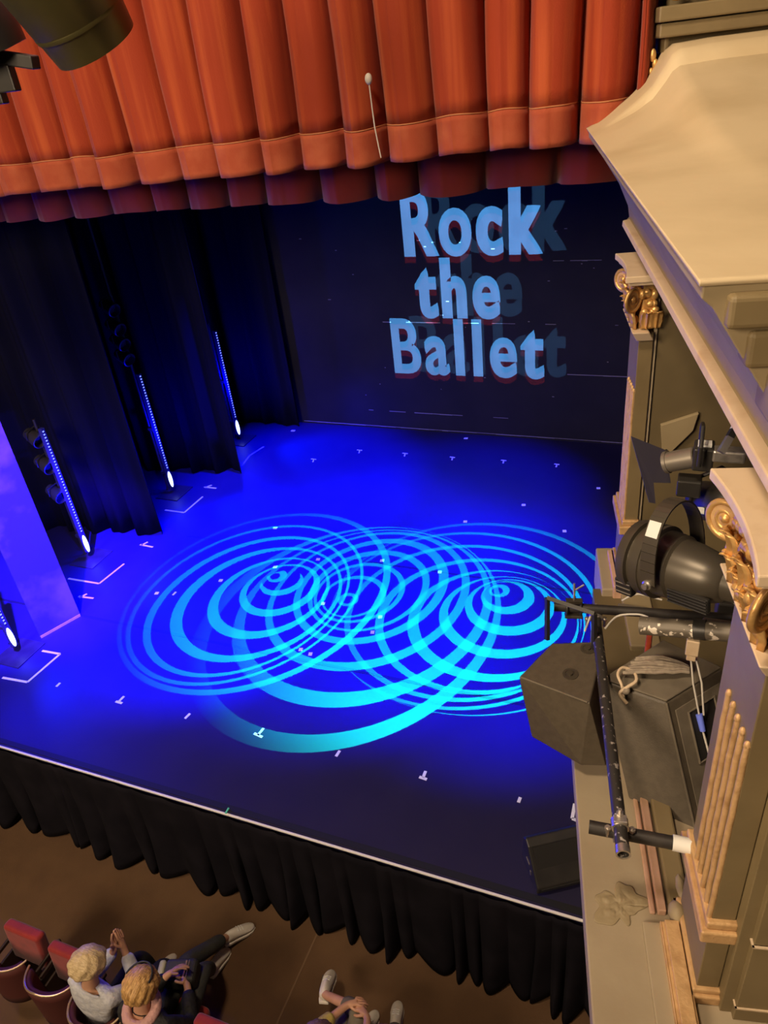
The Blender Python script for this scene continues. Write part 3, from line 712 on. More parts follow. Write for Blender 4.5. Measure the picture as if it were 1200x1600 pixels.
# ------------------------------------------------------------------ scaffold pipes and clamps
def tube_open(name, a, b, r, m, parent=None):
    a, b = Vector(a), Vector(b); d = b-a
    mb = MB(); mb.lathe(a, d, [(.0, r*.8), (0, r), (d.length, r), (d.length, r*.8), (.0, r*.8)], 24, cap=False)
    return mb.build(name, m, parent, smooth=True)
zp = 2.40
t = empty('lighting_pipe', L(.35, 1.74, zp), 'long black paint-chipped pipe running between the two loudspeakers', 'pipe')
off = -Vector(L(.35, 1.74, zp))
tube_open('pipe', (0, 0, 0), L(.362, 3.16, zp)+off, .026, M['chipped'], t)
MB().lathe((0, 0, 0), (L(.35, 1.74)-L(.35, 3)), [(-.03, .0275), (.003, .0275), (.003, .021), (-.03, .021)], 24, cap=False).build('pipe_end_ring', M['steel'], t, smooth=True)
t = empty('bracket_pipe', L(.60, 1.835, zp-.055), 'short black bracket pipe with a white sleeve, by the near pilaster', 'pipe')
o0 = -Vector(t.location)
tube_open('pipe', L(.24, 1.885, zp-.055)+o0, L(.62, 1.83, zp-.055)+o0, .026, M['pipe'], t)
MB().path([L(.545, 1.842, zp-.055)+o0, L(.61, 1.831, zp-.055)+o0], .030, 20).build('sleeve', M['white'], t, smooth=True)
t = empty('bracket_pipe', L(1.0, 3.03, zp+.055), 'long dark bracket pipe crossing above the upper end of the chipped pipe', 'pipe')
o0 = -Vector(t.location)
tube_open('pipe', L(.15, 3.11, zp+.052)+o0, L(1.5, 3.0, zp+.052)+o0, .025, M['pipe'], t)
t = empty('sleeve_pipe', L(.52, 2.73, 2.66), 'thick pipe spotted with white paint in front of the big spotlight', 'pipe')
o0 = -Vector(t.location)
tube_open('pipe', L(.52, 2.73, 2.66)+o0, L(1.5, 2.40, 2.86)+o0, .042, M['spotted'], t)
MB().lathe(L(.735, 2.66, 2.704)+o0, (L(1.5, 2.4, 2.86)-L(.52, 2.73, 2.66)), [(0, .046), (.05, .046)], 24).build('clamp_band', M['black_metal'], t, smooth=True)
def clamp(p, label, r=.033):
    t = empty('scaffold_clamp', p, label, 'clamp', rz=SPL, group='scaffold clamps')
    MB().lathe((-.022, 0, -.055), (1, 0, 0), [(0, r+.002), (.044, r+.002)], 18).lathe((0, -.02, 0), (0, 1, 0), [(0, r), (.04, r)], 18).build('jaw', M['steel'], t, smooth=True)
    MB().box((0, 0, .030), (.05, .035, .016)).build('saddle', M['steel'], t, bevel=.003)
    for s_ in (-1, 1):
        MB().path([(s_*.045, -.01, -.06), (s_*.045, -.01, .0)], .007, 8).lathe((s_*.045, -.01, -.02), (0, 0, 1), [(0, .013), (.012, .013)], 6).build('bolt', M['steel'], t)
    MB().lathe((0, .02, .03), (0, 0, 1), [(0, .014), (.014, .014), (.014, .007), (.035, .007)], 6).build('nut', M['steel'], t)
clamp(L(.351, 1.865, zp), 'steel clamp joining the chipped pipe to the near white-sleeved bracket')
clamp(L(.361, 3.09, zp+.01), 'steel clamp joining the chipped pipe to the far dark bracket')
# half coupler holding the front speaker
t = empty('hook_clamp', L(.25, 3.10, zp+.052), 'black double hook clamp with wing bolt above the left loudspeaker', 'clamp', rz=SPL)
for s_ in (-.035, .035):
    MB().path([(s_, .03*math.cos(a), .034*math.sin(a)) for a in [k/16*2*PI for k in range(16)]], .006, 8, closed=True).build('hook', M['black_metal'], t, smooth=True)
MB().box((0, 0, .045), (.085, .03, .02)).box((0, .0, -.05), (.09, .04, .016)).build('bridge', M['black_gloss'], t, bevel=.003)
MB().path([(0, 0, .05), (0, .03, .14)], .006, 8).path([(0, .02, .10), (.05, .03, .13)], .005, 8).build('wing_bolt', M['steel'], t)

# ------------------------------------------------------------------ loudspeakers
def off_pts(pts, o): return [Vector(p)-Vector(o) for p in pts]
B1 = (-.40, 2.70, 1.95)
t = empty('loudspeaker', B1, 'left wedge-shaped black loudspeaker hanging over the stage side of the chipped pipe', 'loudspeaker')
top = [(-.61, 2.62, 2.35), (-.26, 2.54, 2.35), (-.25, 2.98, 2.35), (-.50, 2.90, 2.35)]
bot = [(-.585, 2.76, 1.95), (-.545, 2.61, 1.95), (-.28, 2.50, 1.95), (-.165, 2.53, 1.95), (-.21, 2.95, 1.95), (-.45, 2.95, 1.95)]
MB().hull(off_pts(top+bot, B1)).build('cabinet', M['speaker'], t, bevel=.008, segs=3)
# lid seam and edge strip
e0, e1 = Vector(top[0])-Vector(B1), Vector(top[1])-Vector(B1)
MB().path([e0+Vector((.01, .0, .0)), e1+Vector((-.01, 0, .0))], .0045, 8).build('edge_strip', M['speaker_top'], t)
for cx_, cy_ in ((-.375, 2.70), (-.32, 2.90)):
    m = MB().lathe((cx_-B1[0], cy_-B1[1], .398), (0, 0, 1), [(0, .038), (.006, .038), (.006, .026), (.003, .026), (.003, .012), (.012, .012), (.012, .0)], 20)
    m.build('rigging_point', M['black_gloss'], t, smooth=True)
m = MB()
for a, b in [((-.545, 3.0, 2.56), (-.30, 2.93, 2.56)), ((-.545, 3.0, 2.56), (-.53, 2.93, 2.34)), ((-.30, 2.93, 2.56), (-.29, 2.90, 2.36))]:
    m.path(off_pts([a, b], B1), .014, 4)
m.build('yoke_bracket', M['black_metal'], t)
B2 = (-.02, 2.6, 1.85)
t = empty('loudspeaker', B2, 'right dusty-topped black loudspeaker tilted down beside the gilded rods', 'loudspeaker')
top = [Vector((-.23, 2.70, 2.35)), Vector((.07, 2.63, 2.35)), Vector((.30, 2.90, 2.37)), Vector((.03, 3.03, 2.37))]
av = Vector((.31, -.43, -.85)).normalized()
bot = [top[0]+av*.585, top[1]+av*.60, top[2]+av*.60, top[3]+av*.585]
cb = MB().hull(off_pts(top+bot, B2)).build('cabinet', M['speaker'], t, bevel=.010, segs=3)
nrm = (top[1]-top[0]).cross(top[3]-top[0]).normalized()
if nrm.z < 0: nrm = -nrm
cc = sum(top, Vector())/4
MB().prism([((p-cc)*.985+cc+nrm*.0005)-Vector(B2) for p in top], nrm*.012).build('dusty_lid', M['speaker_top'], t, bevel=.006, segs=3)
# rear panel; a dark plate paints in the shade of the handle recess
e = (top[2]-top[1]); pn = e.cross(av).normalized()
if pn.x < 0: pn = -pn
def pp(s_, q, d): return top[1]+e*s_+av*q+pn*d-Vector(B2)
MB().prism([pp(.10, .05, .001), pp(.90, .05, .001), pp(.90, .56, .001), pp(.10, .56, .001)], pn*.006).build('rear_panel', M['speaker_top'], t, bevel=.003)
MB().prism([pp(.28, .09, .008), pp(.74, .09, .008), pp(.74, .33, .008), pp(.28, .33, .008)], pn*.003).build('recess_shade', M['shade_and_grille'], t)
MB().path([pp(.28, .09, .012), pp(.74, .09, .012), pp(.74, .33, .012), pp(.28, .33, .012)], .006, 8, closed=True).build('recess_rim', M['speaker_top'], t)
MB().path([pp(0, .0, 0), pp(0, .6, 0)], .006, 8).build('edge_strip', M['speaker_top'], t)
# cable with blue connector
t = empty('power_cable', (.14, 2.72, 2.38), 'pair of thin cables with a blue plug on the back of the right loudspeaker', 'cable')
o0 = Vector(t.location)
pA = Vector((.150, 2.735, 2.55)); pB = pp(.42, .12, .02)+Vector(B2); pC = pp(.42, .20, .02)+Vector(B2); pD = pp(.45, .45, .02)+Vector(B2)
MB().path([pA-o0, (pA+pB)/2+Vector((-.01, 0, .02))-o0, pB-o0], .0045, 8).path([pA+Vector((.02, .01, 0))-o0, (pA+pB)/2+Vector((.025, 0, .03))-o0, pB+Vector((.02, 0, 0))-o0], .0045, 8).path([pC-o0, (pC+pD)/2-o0, pD-o0], .005, 8).build('cord', M['cable'], t, smooth=True)
MB().path([pB-o0, pC-o0], [.016, .013], 12).build('plug', M['blue_plastic'], t, smooth=True)
# strap clamp above the right speaker
tag(MB().box((.150, 2.735, 2.622), (.055, .04, .085)).box((.150, 2.735, 2.565), (.04, .035, .035)).build('pipe_bracket', M['cream'], bevel=.004), 'small pale bracket block hanging under the paint-spotted pipe', 'bracket')
# rope bundle lying on the speaker lid
t = empty('rope_bundle', (.0, 2.83, 2.385), 'grey rope coiled and knotted on the lid of the right loudspeaker', 'rope')
rr = random.Random(4); m = MB()
for k in range(9):
    a = Vector((-.13+.006*k, -.10+.012*k, .01+.004*(k % 3))); b = Vector((.15, -.03+.004*k, .02))
    pts = [a.lerp(b, q/8)+Vector((rr.uniform(-.006, .006), .02*math.sin(q/8*PI)*(k-4)/4+rr.uniform(-.004, .004), .018*math.sin(q/8*PI)+.004*rr.random())) for q in range(9)]
    m.path(pts, .009, 8)
m.build('coils', M['rope'], t, smooth=True)
MB().path(catmull([(-.10, -.08, .02), (-.14, -.09, .03), (-.155, -.13, .02), (-.13, -.175, -.005), (-.115, -.20, -.07)]), .007, 8).path(catmull([(-.08, -.10, .02), (-.07, -.15, .02), (-.105, -.18, .0), (-.135, -.20, -.03), (-.10, -.215, -.07)]), .008, 8).build('loose_end', M['cream'], t, smooth=True)
MB().sphere((-.112, -.185, -.02), (.022, .018, .02)).build('knot', M['rope'], t, smooth=True)

# ------------------------------------------------------------------ lanterns in the bay
def V(*a): return Vector(a)
bf, bk = V(-.10, 2.935, 2.94), V(.24, 2.735, 2.995)
t = empty('profile_spotlight', bf, 'large black stage lantern with curved yoke filling the bay beside the near pilaster', 'spotlight')
ax = (bk-bf).normalized(); ln = .50
MB().lathe((0, 0, 0), ax, [(0, .125), (-.03, .145), (-.035, .16), (.0, .168), (.012, .168), (.016, .150), (.035, .150), (.039, .168), (.08, .168), (.083, .162), (.09, .162), (.093, .168), (.11, .168), (.116, .150), (.19, .146), (.20, .134), (.26, .128), (.34, .112), (.40, .088), (.41, .075), (ln-.03, .07), (ln-.02, .03)], 40).build('barrel', M['black_gloss'], t, smooth=True)
MB().lathe((0, 0, 0), ax, [(.005, .10), (-.002, .10), (-.01, .0)], 32, cap=False).build('lens', M['glass'], t, smooth=True)
su = ax.cross(V(0, 0, 1)).normalized(); up = su.cross(ax).normalized()
if up.z < 0: up = -up
arc = [ax*.155 + su*(.182*math.cos(a)) + up*(.31*math.sin(a)**.8) for a in [PI*k/24 for k in range(25)]]
m = MB()
fl_ = []
for k in range(24):
    m.prism([arc[k]-ax*.035, arc[k+1]-ax*.035, arc[k+1]+ax*.035, arc[k]+ax*.035], (arc[k]-ax*.155).normalized()*.008)
m.build('yoke', M['black_gloss'], t)
for s_ in (-1, 1):
    MB().lathe(ax*.155+su*(.186*s_), su*s_, [(0, .022), (.012, .022), (.016, .014), (.03, .014), (.03, .0)], 16, cap=False).build('yoke_knob', M['steel'], t, smooth=True)
q = arc[6]+(arc[6]-ax*.155).normalized()*.010
m = MB(); tt = (arc[7]-arc[5]).normalized(); nn = tt.cross(ax).normalized()
m.prism([q-tt*.035-ax*.028, q+tt*.035-ax*.028, q+tt*.035+ax*.028, q-tt*.035+ax*.028], nn*.003); m.build('label', M['white'], t)
m = MB()
for k in range(5):
    c_ = ax*(.25+.0)+(-su)*.0
    m.path([ax*.21-up*.09+su*.132+up*(.015*k), ax*.39-up*.09+su*.132+up*(.015*k)], .0035, 6)
m.build('cooling_ribs', M['black_metal'], t)
m = MB(); rot = Matrix((ax, su, up)).transposed()
m.box(ax*.30+su*.115-up*.06, (.19, .03, .07), rot); m.build('base_rail', M['black_metal'], t, bevel=.01)
m = MB(); m.box(-up*.10-ax*.01+su*.125, (.085, .04, .08), rot)
m.build('filter_holder', M['black_metal'], t, bevel=.005)
for k in range(3):
    MB().path([-up*.10-ax*.05+su*.147+up*(.024*(k-1)), -up*.10+ax*.03+su*.147+up*(.024*(k-1))], .003, 6).build('holder_rib', M['grey_metal'], t)
MB().path([bk-bf+ax*.0, bk-bf+ax*.05-up*.01, bk-bf+ax*.10-up*.03], .017, 12).build('blue_connector', M['blue_plastic'], t, smooth=True)
MB().path([bk-bf-up*.06, bk-bf-up*.09+ax*.06, bk-bf-up*.10+ax*.14], .010, 10).build('cable', M['cable'], t, smooth=True)
t['label'] = t['label']
# smaller lantern with grey barrel
cA, cB = V(-.05, 3.42, 3.17), V(.07, 3.39, 3.225)
t = empty('profile_spotlight', cA, 'small stage lantern with a bare grey barrel above the large lantern', 'spotlight')
ax2 = (cB-cA).normalized()
MB().lathe((0, 0, 0), ax2, [(-.005, .045), (-.005, .055), (.012, .055), (.014, .05), (.14, .05), (.145, .045)], 28).build('barrel', M['grey_metal'], t, smooth=True)
MB().box(ax2*.18, (.09, .11, .12)).build('body', M['black_metal'], t, bevel=.01)
MB().box(ax2*.18+V(0, -.01, .068), (.06, .05, .012)).build('label', M['white'], t)
MB().path([ax2*.16+V(0, .1, 0), ax2*.16+V(0, .11, .12), ax2*.16+V(0, -.02, .16), ax2*.16+V(0, -.11, .1), ax2*.16+V(0, -.1, 0)], .010, 8).build('yoke', M['black_metal'], t, smooth=True)
MB().box(ax2*.30+V(0, 0, -.02), (.14, .07, .06)).build('lamp_housing', M['steel'], t, bevel=.01)
MB().box(ax2*.05+V(.07, -.02, -.12), (.11, .09, .09)).build('ballast_box', M['black_metal'], t, bevel=.008)
# barn door plate of the small lantern
bp_ = [V(-.23, 3.50, 3.26), V(-.06, 3.53, 3.18), V(-.02, 3.45, 3.04), V(-.10, 3.42, 3.05), V(-.08, 3.37, 2.96), V(-.11, 3.36, 2.97)]
nb = (bp_[1]-bp_[0]).cross(bp_[3]-bp_[0]).normalized()
bd = MB().prism(off_pts(bp_, cA), nb*.003).build('barn_door', M['violet_tint_black'], t)
bd['label'] = 'notched black barn door plate catching violet light'
MB().path([V(-.06, 3.53, 3.18)-cA, V(-.03, 3.46, 3.19)-cA], .006, 8).build('hinge', M['black_metal'], bd)
# more bay clutter: dark lantern behind, sheet, cables
t = empty('fresnel_lantern', (.20, 3.45, 2.95), 'dark lantern half hidden behind the curved yoke of the large one', 'spotlight')
MB().lathe((0, 0, 0), (.35, -.6, .3), [(-.14, .09), (-.12, .10), (.1, .10), (.16, .07), (.18, .03)], 24).build('barrel', M['black_metal'], t, smooth=True)
MB().path([(-.12, 0, -.05), (-.12, .0, .12), (0, 0, .2), (.12, .0, .12), (.12, 0, -.05)], .012, 8).build('yoke', M['black_metal'], t, smooth=True)
MB().box((-.08, -.12, .02), (.05, .05, .008)).build('label', M['white'], t)
t = empty('colour_frame', (0, 0, 0), 'pale grey sheet leaning on the bay wall above the small lantern', 'frame', rz=SPL)
t.location = L(.79, 4.07, 2.98)
MB().prism([(-.01, 0, .04), (.19, 0, .11), (.17, .0, .0), (.02, 0, -.19)], (0, .028, 0)).build('sheet', M['plaster_dull'], t, bevel=.003)
t = empty('bay_fixture', (.24, 2.95, 2.55), 'low batten light lying behind the paint-spotted pipe', 'light')
MB().box((.12, .02, 0), (.34, .08, .06)).build('housing', M['grey_metal'], t, bevel=.01)
MB().box((-.03, .0, .033), (.03, .03, .006)).build('label', M['white'], t)
MB().path([(-.05, -.06, .0), (.3, -.05, .03)], .009, 8).build('rod', M['cable'], t)
t = empty('striped_strut', (.22, 3.16, 3.42), 'slanted strut banded white, black and grey below the cornice', 'strut')
s0, s1 = V(-.05, -.02, -.03), V(.03, .11, .12)
for nm, a, b, mm in (('grey_band', 0, .35, 'steel'), ('black_band', .35, .52, 'black_metal'), ('white_band', .52, 1, 'white')):
    MB().path([s0.lerp(s1, a), s0.lerp(s1, b)], .020, 4).build(nm, M[mm], t)
t = empty('loose_cable', (.05, 3.0, 2.5), 'thin pale cables looping over the far bracket pipe', 'cable')
o0 = Vector(t.location)
MB().path(catmull([L(.40, 3.0, 2.40)-o0, L(.46, 3.03, 2.46)-o0, L(.55, 3.0, 2.5)-o0, L(.60, 2.98, 2.5)-o0]), .005, 8).path(catmull([L(.50, 3.18, 2.44)-o0, L(.58, 3.2, 2.47)-o0, L(.70, 3.18, 2.45)-o0]), .005, 8).path([L(.30, 3.0, 2.38)-o0, L(.33, 3.05, 2.44)-o0], .005, 8).build('cord', M['cable'], t, smooth=True)
t = empty('bay_clutter', (.48, 3.62, 1.8), 'dark lantern stand and box low inside the bay', 'stand')
MB().path([(0, 0, 0), (0, 0, 1.2)], .02).build('pole', M['pipe'], t, smooth=True)
MB().box((-.12, -.1, .45), (.16, .2, .2)).build('box', M['black_metal'], t, bevel=.01)
MB().path([(-.15, -.2, .9), (.2, .1, 1.3)], .015).build('arm', M['black_metal'], t)
tag(MB().box((-.04, 3.12, 2.10), (.03, .25, .35)).build('red_cloth', M['velvet'], bevel=.01), 'scrap of dark red cloth behind the right loudspeaker', 'cloth')
# flat grey bar beside far pedestal
tag(MB().box(tuple(L(.67, 3.84, 1.852)), (.17, .035, .02)).build('flat_bar', M['grey_metal'], bevel=.004), 'short flat metal bar lying by the foot of the far pilaster', 'bar')

# ------------------------------------------------------------------ monitor wedge on the stage
t = empty('stage_monitor', (-.64, 3.02, 0), 'low black wedge monitor on the stage by the front right corner', 'loudspeaker', rz=.55)
pr = [(0, .0, 0), (0, -.12, .03), (0, -.13, .10), (0, .06, .30), (0, .12, .32), (0, .16, .28), (0, .20, .0)]
MB().prism(pr, (.40, 0, 0)).build('cabinet', M['black_metal'], t, bevel=.012, segs=3)
MB().prism([(.03, -.128, .08), (.03, .055, .295), (.37, .055, .295), (.37, -.128, .08)], (0, -.006, .005)).build('grille', M['shade_and_grille'], t)
MB().box((-.003, .05, .16), (.006, .06, .015)).box((-.003, .0, .10), (.006, .015, .04)).build('side_fitting', M['grey_metal'], t)

# ------------------------------------------------------------------ lanterns hanging at the top left
t = empty('parcan_lantern', (-2.30, 2.8, 5.16), 'large brass-tinted lantern barrel hanging at the top left edge', 'spotlight')
MB().lathe((0, 0, 0), (-.10, -.5, 1), [(.0, .165), (0.0, .172), (.03, .176), (.10, .185), (.11, .19), (.30, .215), (.55, .22), (.65, .15)], 40, cap=False).build('barrel', M['brass'], t, smooth=True)
MB().lathe((0, 0, .02), (-.10, -.5, 1), [(.0, .16), (.0, .0)], 32, cap=False).build('lens', M['black_metal'], t)
MB().lathe((-.009, -.045, .085), (-.10, -.5, 1), [(.0, .187), (.014, .19), (.02, .187)], 40, cap=False).build('rim_band', M['brass'], t, smooth=True)
t = empty('fresnel_lantern', (-2.80, 2.8, 5.10), 'black lantern with a glinting lens, cut off by the top left corner', 'spotlight')
MB().lathe((-.02, 0, .08), (-.2, -.25, 1), [(0, .12), (.0, .14), (.06, .15), (.3, .16), (.4, .1)], 32, cap=False).build('barrel', M['black_metal'], t, smooth=True)
MB().lathe((-.02, -.02, .10), (-.2, -.25, 1), [(0, .115), (-.02, .0)], 28, cap=False).build('lens', M['glass'], t, smooth=True)
MB().box((.03, .0, .06), (.30, .05, .05), Matrix.Rotation(.2, 3, 'Y')).box((-.06, 0, .0), (.20, .04, .12)).box((-.1, 0, -.06), (.10, .04, .08)).build('side_arm', M['black_metal'], t, bevel=.006)
MB().path([(-.06, -.12, .28), (.08, -.12, .28), (.10, -.12, .19), (.06, -.12, .16), (-.08, -.12, .16)], .010, 8).build('gel_frame', M['brass'], t, smooth=True)
tag(MB().path([(-3.6, 2.75, 5.75), (-1.2, 2.75, 5.75)], .025).build('front_lighting_bar', M['pipe'], smooth=True), 'horizontal bar above the frame carrying the top left lanterns', 'bar')

# ------------------------------------------------------------------ theatre seats
def seat(x, y, label, folded=True):
    t = empty('theatre_seat', (x, y, -1.1), label, 'seat', group='red velvet theatre seats')
    m = MB()
    def back(i, j):
        a = PI*(.10+.80*i); return Vector(((.20*math.cos(a)), -.02-.20*math.sin(a)*.9, .40+.44*j-.05*abs(math.cos(a))*j))
    m.grid(24, 6, back); m.build('backrest', M['seat_back'], t, smooth=True, solid=.045)
    pts = []
    for k in range(25):
        a = PI*(.06+.88*k/24); pts.append((.208*math.cos(a), -.02-.215*math.sin(a)*.9, .855-.06*abs(math.cos(a))))
    MB().path(pts, .008, 8).build('gilt_rim', M['rim'], t, smooth=True)
    if folded:
        MB().box((0, .10, .62), (.36, .09, .36), Matrix.Rotation(-.12, 3, 'X')).build('tip_up_cushion', M['seat_red'], t, bevel=.03, segs=4)
    else:
        MB().box((0, .12, .44), (.36, .40, .09)).build('cushion', M['seat_red'], t, bevel=.03, segs=4)
    for s_ in (-1, 1):
        MB().box((s_*.197, .02, .25), (.02, .25, .5)).build('side_frame', M['wood'], t, bevel=.008)
        MB().box((s_*.20, .08, .60), (.022, .26, .035)).build('armrest', M['wood'], t, bevel=.01)
    return t
SY = 1.50
seat(-4.22, SY+.07, 'empty tipped-up red seat at the left picture edge')
seat(-3.76, SY+.05, 'empty tipped-up red seat next to the person in the pale shirt')
seat(-3.30, SY-.02, 'occupied seat under the person in the pale shirt', False)
seat(-2.86, SY-.04, 'occupied seat under the person in the black jacket', False)
seat(-2.42, SY-.02, 'empty tipped-up red seat right of the person in the black jacket')
seat(-1.62, SY-.04, 'occupied seat under the person in the mustard top', False)
seat(-1.16, SY-.04, 'occupied seat under the rightmost person', False)

# ------------------------------------------------------------------ people
def skin(name, nodes, edges, m, parent, root, sub=2, scale=1.0, add=0.0):
    names = list(nodes); idx = {k: i for i, k in enumerate(names)}
    me = bpy.data.meshes.new(name); me.from_pydata([nodes[k][0] for k in names], [(idx[a], idx[b]) for a, b in edges], [])
    o = bpy.data.objects.new(name, me); COL.objects.link(o); me.materials.append(m)
    sk = o.modifiers.new('skin', 'SKIN'); sk.use_smooth_shade = True; sk.branch_smoothing = .3
    if not me.skin_vertices: me.skin_vertices.new()
    for k, v in zip(names, me.skin_vertices[0].data):
        r = nodes[k][1]; r = r if hasattr(r, '__len__') else (r, r)
        v.radius = (r[0]*scale+add, r[1]*scale+add); v.use_root = (k == root)
    sb = o.modifiers.new('sub', 'SUBSURF'); sb.levels = sub; sb.render_levels = sub
    if parent: o.parent = parent
    return o
def hand(nodes, edges, wrist, pre, W, d, n, side, curl=.6):
    """palm and five fingers: W wrist position, d direction of palm, n palm normal, side +-1 thumb side"""
    d = d.normalized(); n = (n-d*n.dot(d)).normalized(); s_ = d.cross(n)*side
    palm = W+d*.05; nodes[pre+'palm'] = (palm, (.026, .020)); edges.append((wrist, pre+'palm'))
    lens = [.062, .070, .065, .052]
    for k in range(4):
        b = W+d*(.088-.006*abs(k-1))+s_*(.028-.0195*k)
        a1 = curl*.55; a2 = curl*1.3
        p1 = b+(d*math.cos(a1)+n*math.sin(a1))*lens[k]*.5; p2 = p1+(d*math.cos(a2)+n*math.sin(a2))*lens[k]*.5
        nodes[f'{pre}f{k}a'] = (b, .0105); nodes[f'{pre}f{k}b'] = (p1, .0092); nodes[f'{pre}f{k}c'] = (p2, .0078)
        edges += [(pre+'palm', f'{pre}f{k}a'), (f'{pre}f{k}a', f'{pre}f{k}b'), (f'{pre}f{k}b', f'{pre}f{k}c')]
    t0 = W+d*.03+s_*.028; t1 = t0+(d*.7+s_*.6+n*.3).normalized()*.032; t2 = t1+(d*.9+s_*.2+n*.4).normalized()*.028
    nodes[pre+'t0'] = (t0, .012); nodes[pre+'t1'] = (t1, .0105); nodes[pre+'t2'] = (t2, .009)
    edges += [(pre+'palm', pre+'t0'), (pre+'t0', pre+'t1'), (pre+'t1', pre+'t2')]
def shoe(parent, heel, toe, z, m=None, mark=False, pitch=0):
    h = Vector(heel); tt = Vector(toe); d = (tt-h); ln_ = d.length; d.normalize()
    up_ = Vector((0, 0, 1)); s_ = d.cross(up_).normalized(); up_ = s_.cross(d).normalized()
    mb = MB()
    prof_ = [(0, .032, .085), (.12, .041, .10), (.3, .041, .105), (.5, .044, .088), (.7, .050, .064), (.88, .043, .045), (1, .022, .03)]
    vs = []
    n = 16
    for t_, wd_, ht in prof_:
        for k in range(n):
            a = 2*PI*k/n; x = math.cos(a)*wd_; y_ = math.sin(a)
            yy = ht*(.5+.5*y_) if y_ > 0 else (.5+.5*y_)*ht
            x *= (1 if y_ < 0 else (1-.35*y_*y_))
            vs.append(h+d*(t_*ln_)+s_*x+up_*(yy+.012))
    fs = [(i*n+k, i*n+(k+1) % n, (i+1)*n+(k+1) % n, (i+1)*n+k) for i in range(len(prof_)-1) for k in range(n)]
    fs += [tuple(range(n))[::-1], tuple((len(prof_)-1)*n+k for k in range(n))]
    mb.add(vs, fs); sh = mb.build('shoe', m or M['shoe_white'], parent, smooth=True, sub=1)
    so = []; 
    for t_, wd_, ht in prof_: so.append(h+d*(t_*ln_)+s_*(wd_+.003))
    for t_, wd_, ht in reversed(prof_): so.append(h+d*(t_*ln_)-s_*(wd_+.003))
    MB().prism(so, up_*.022).build('sole', M['shoe_white'], sh, bevel=.004)
    lc = MB()
    for q in (.42, .5, .58):
        lc.path([h+d*(q*ln_)-s_*.026+up_*(.108-.10*(q-.3)), h+d*(q*ln_)+up_*(.116-.10*(q-.3)), h+d*(q*ln_)+s_*.026+up_*(.108-.10*(q-.3))], .004, 6)
    lc.build('laces', M['white'], sh)
    if mark:
        MB().path([h+d*(.25*ln_)-s_*.044+up_*.05, h+d*(.6*ln_)-s_*.05+up_*.03, h+d*(.72*ln_)-s_*.048+up_*.055], .005, 6).build('side_stripe', M['shoe_mark'], sh)
    return sh
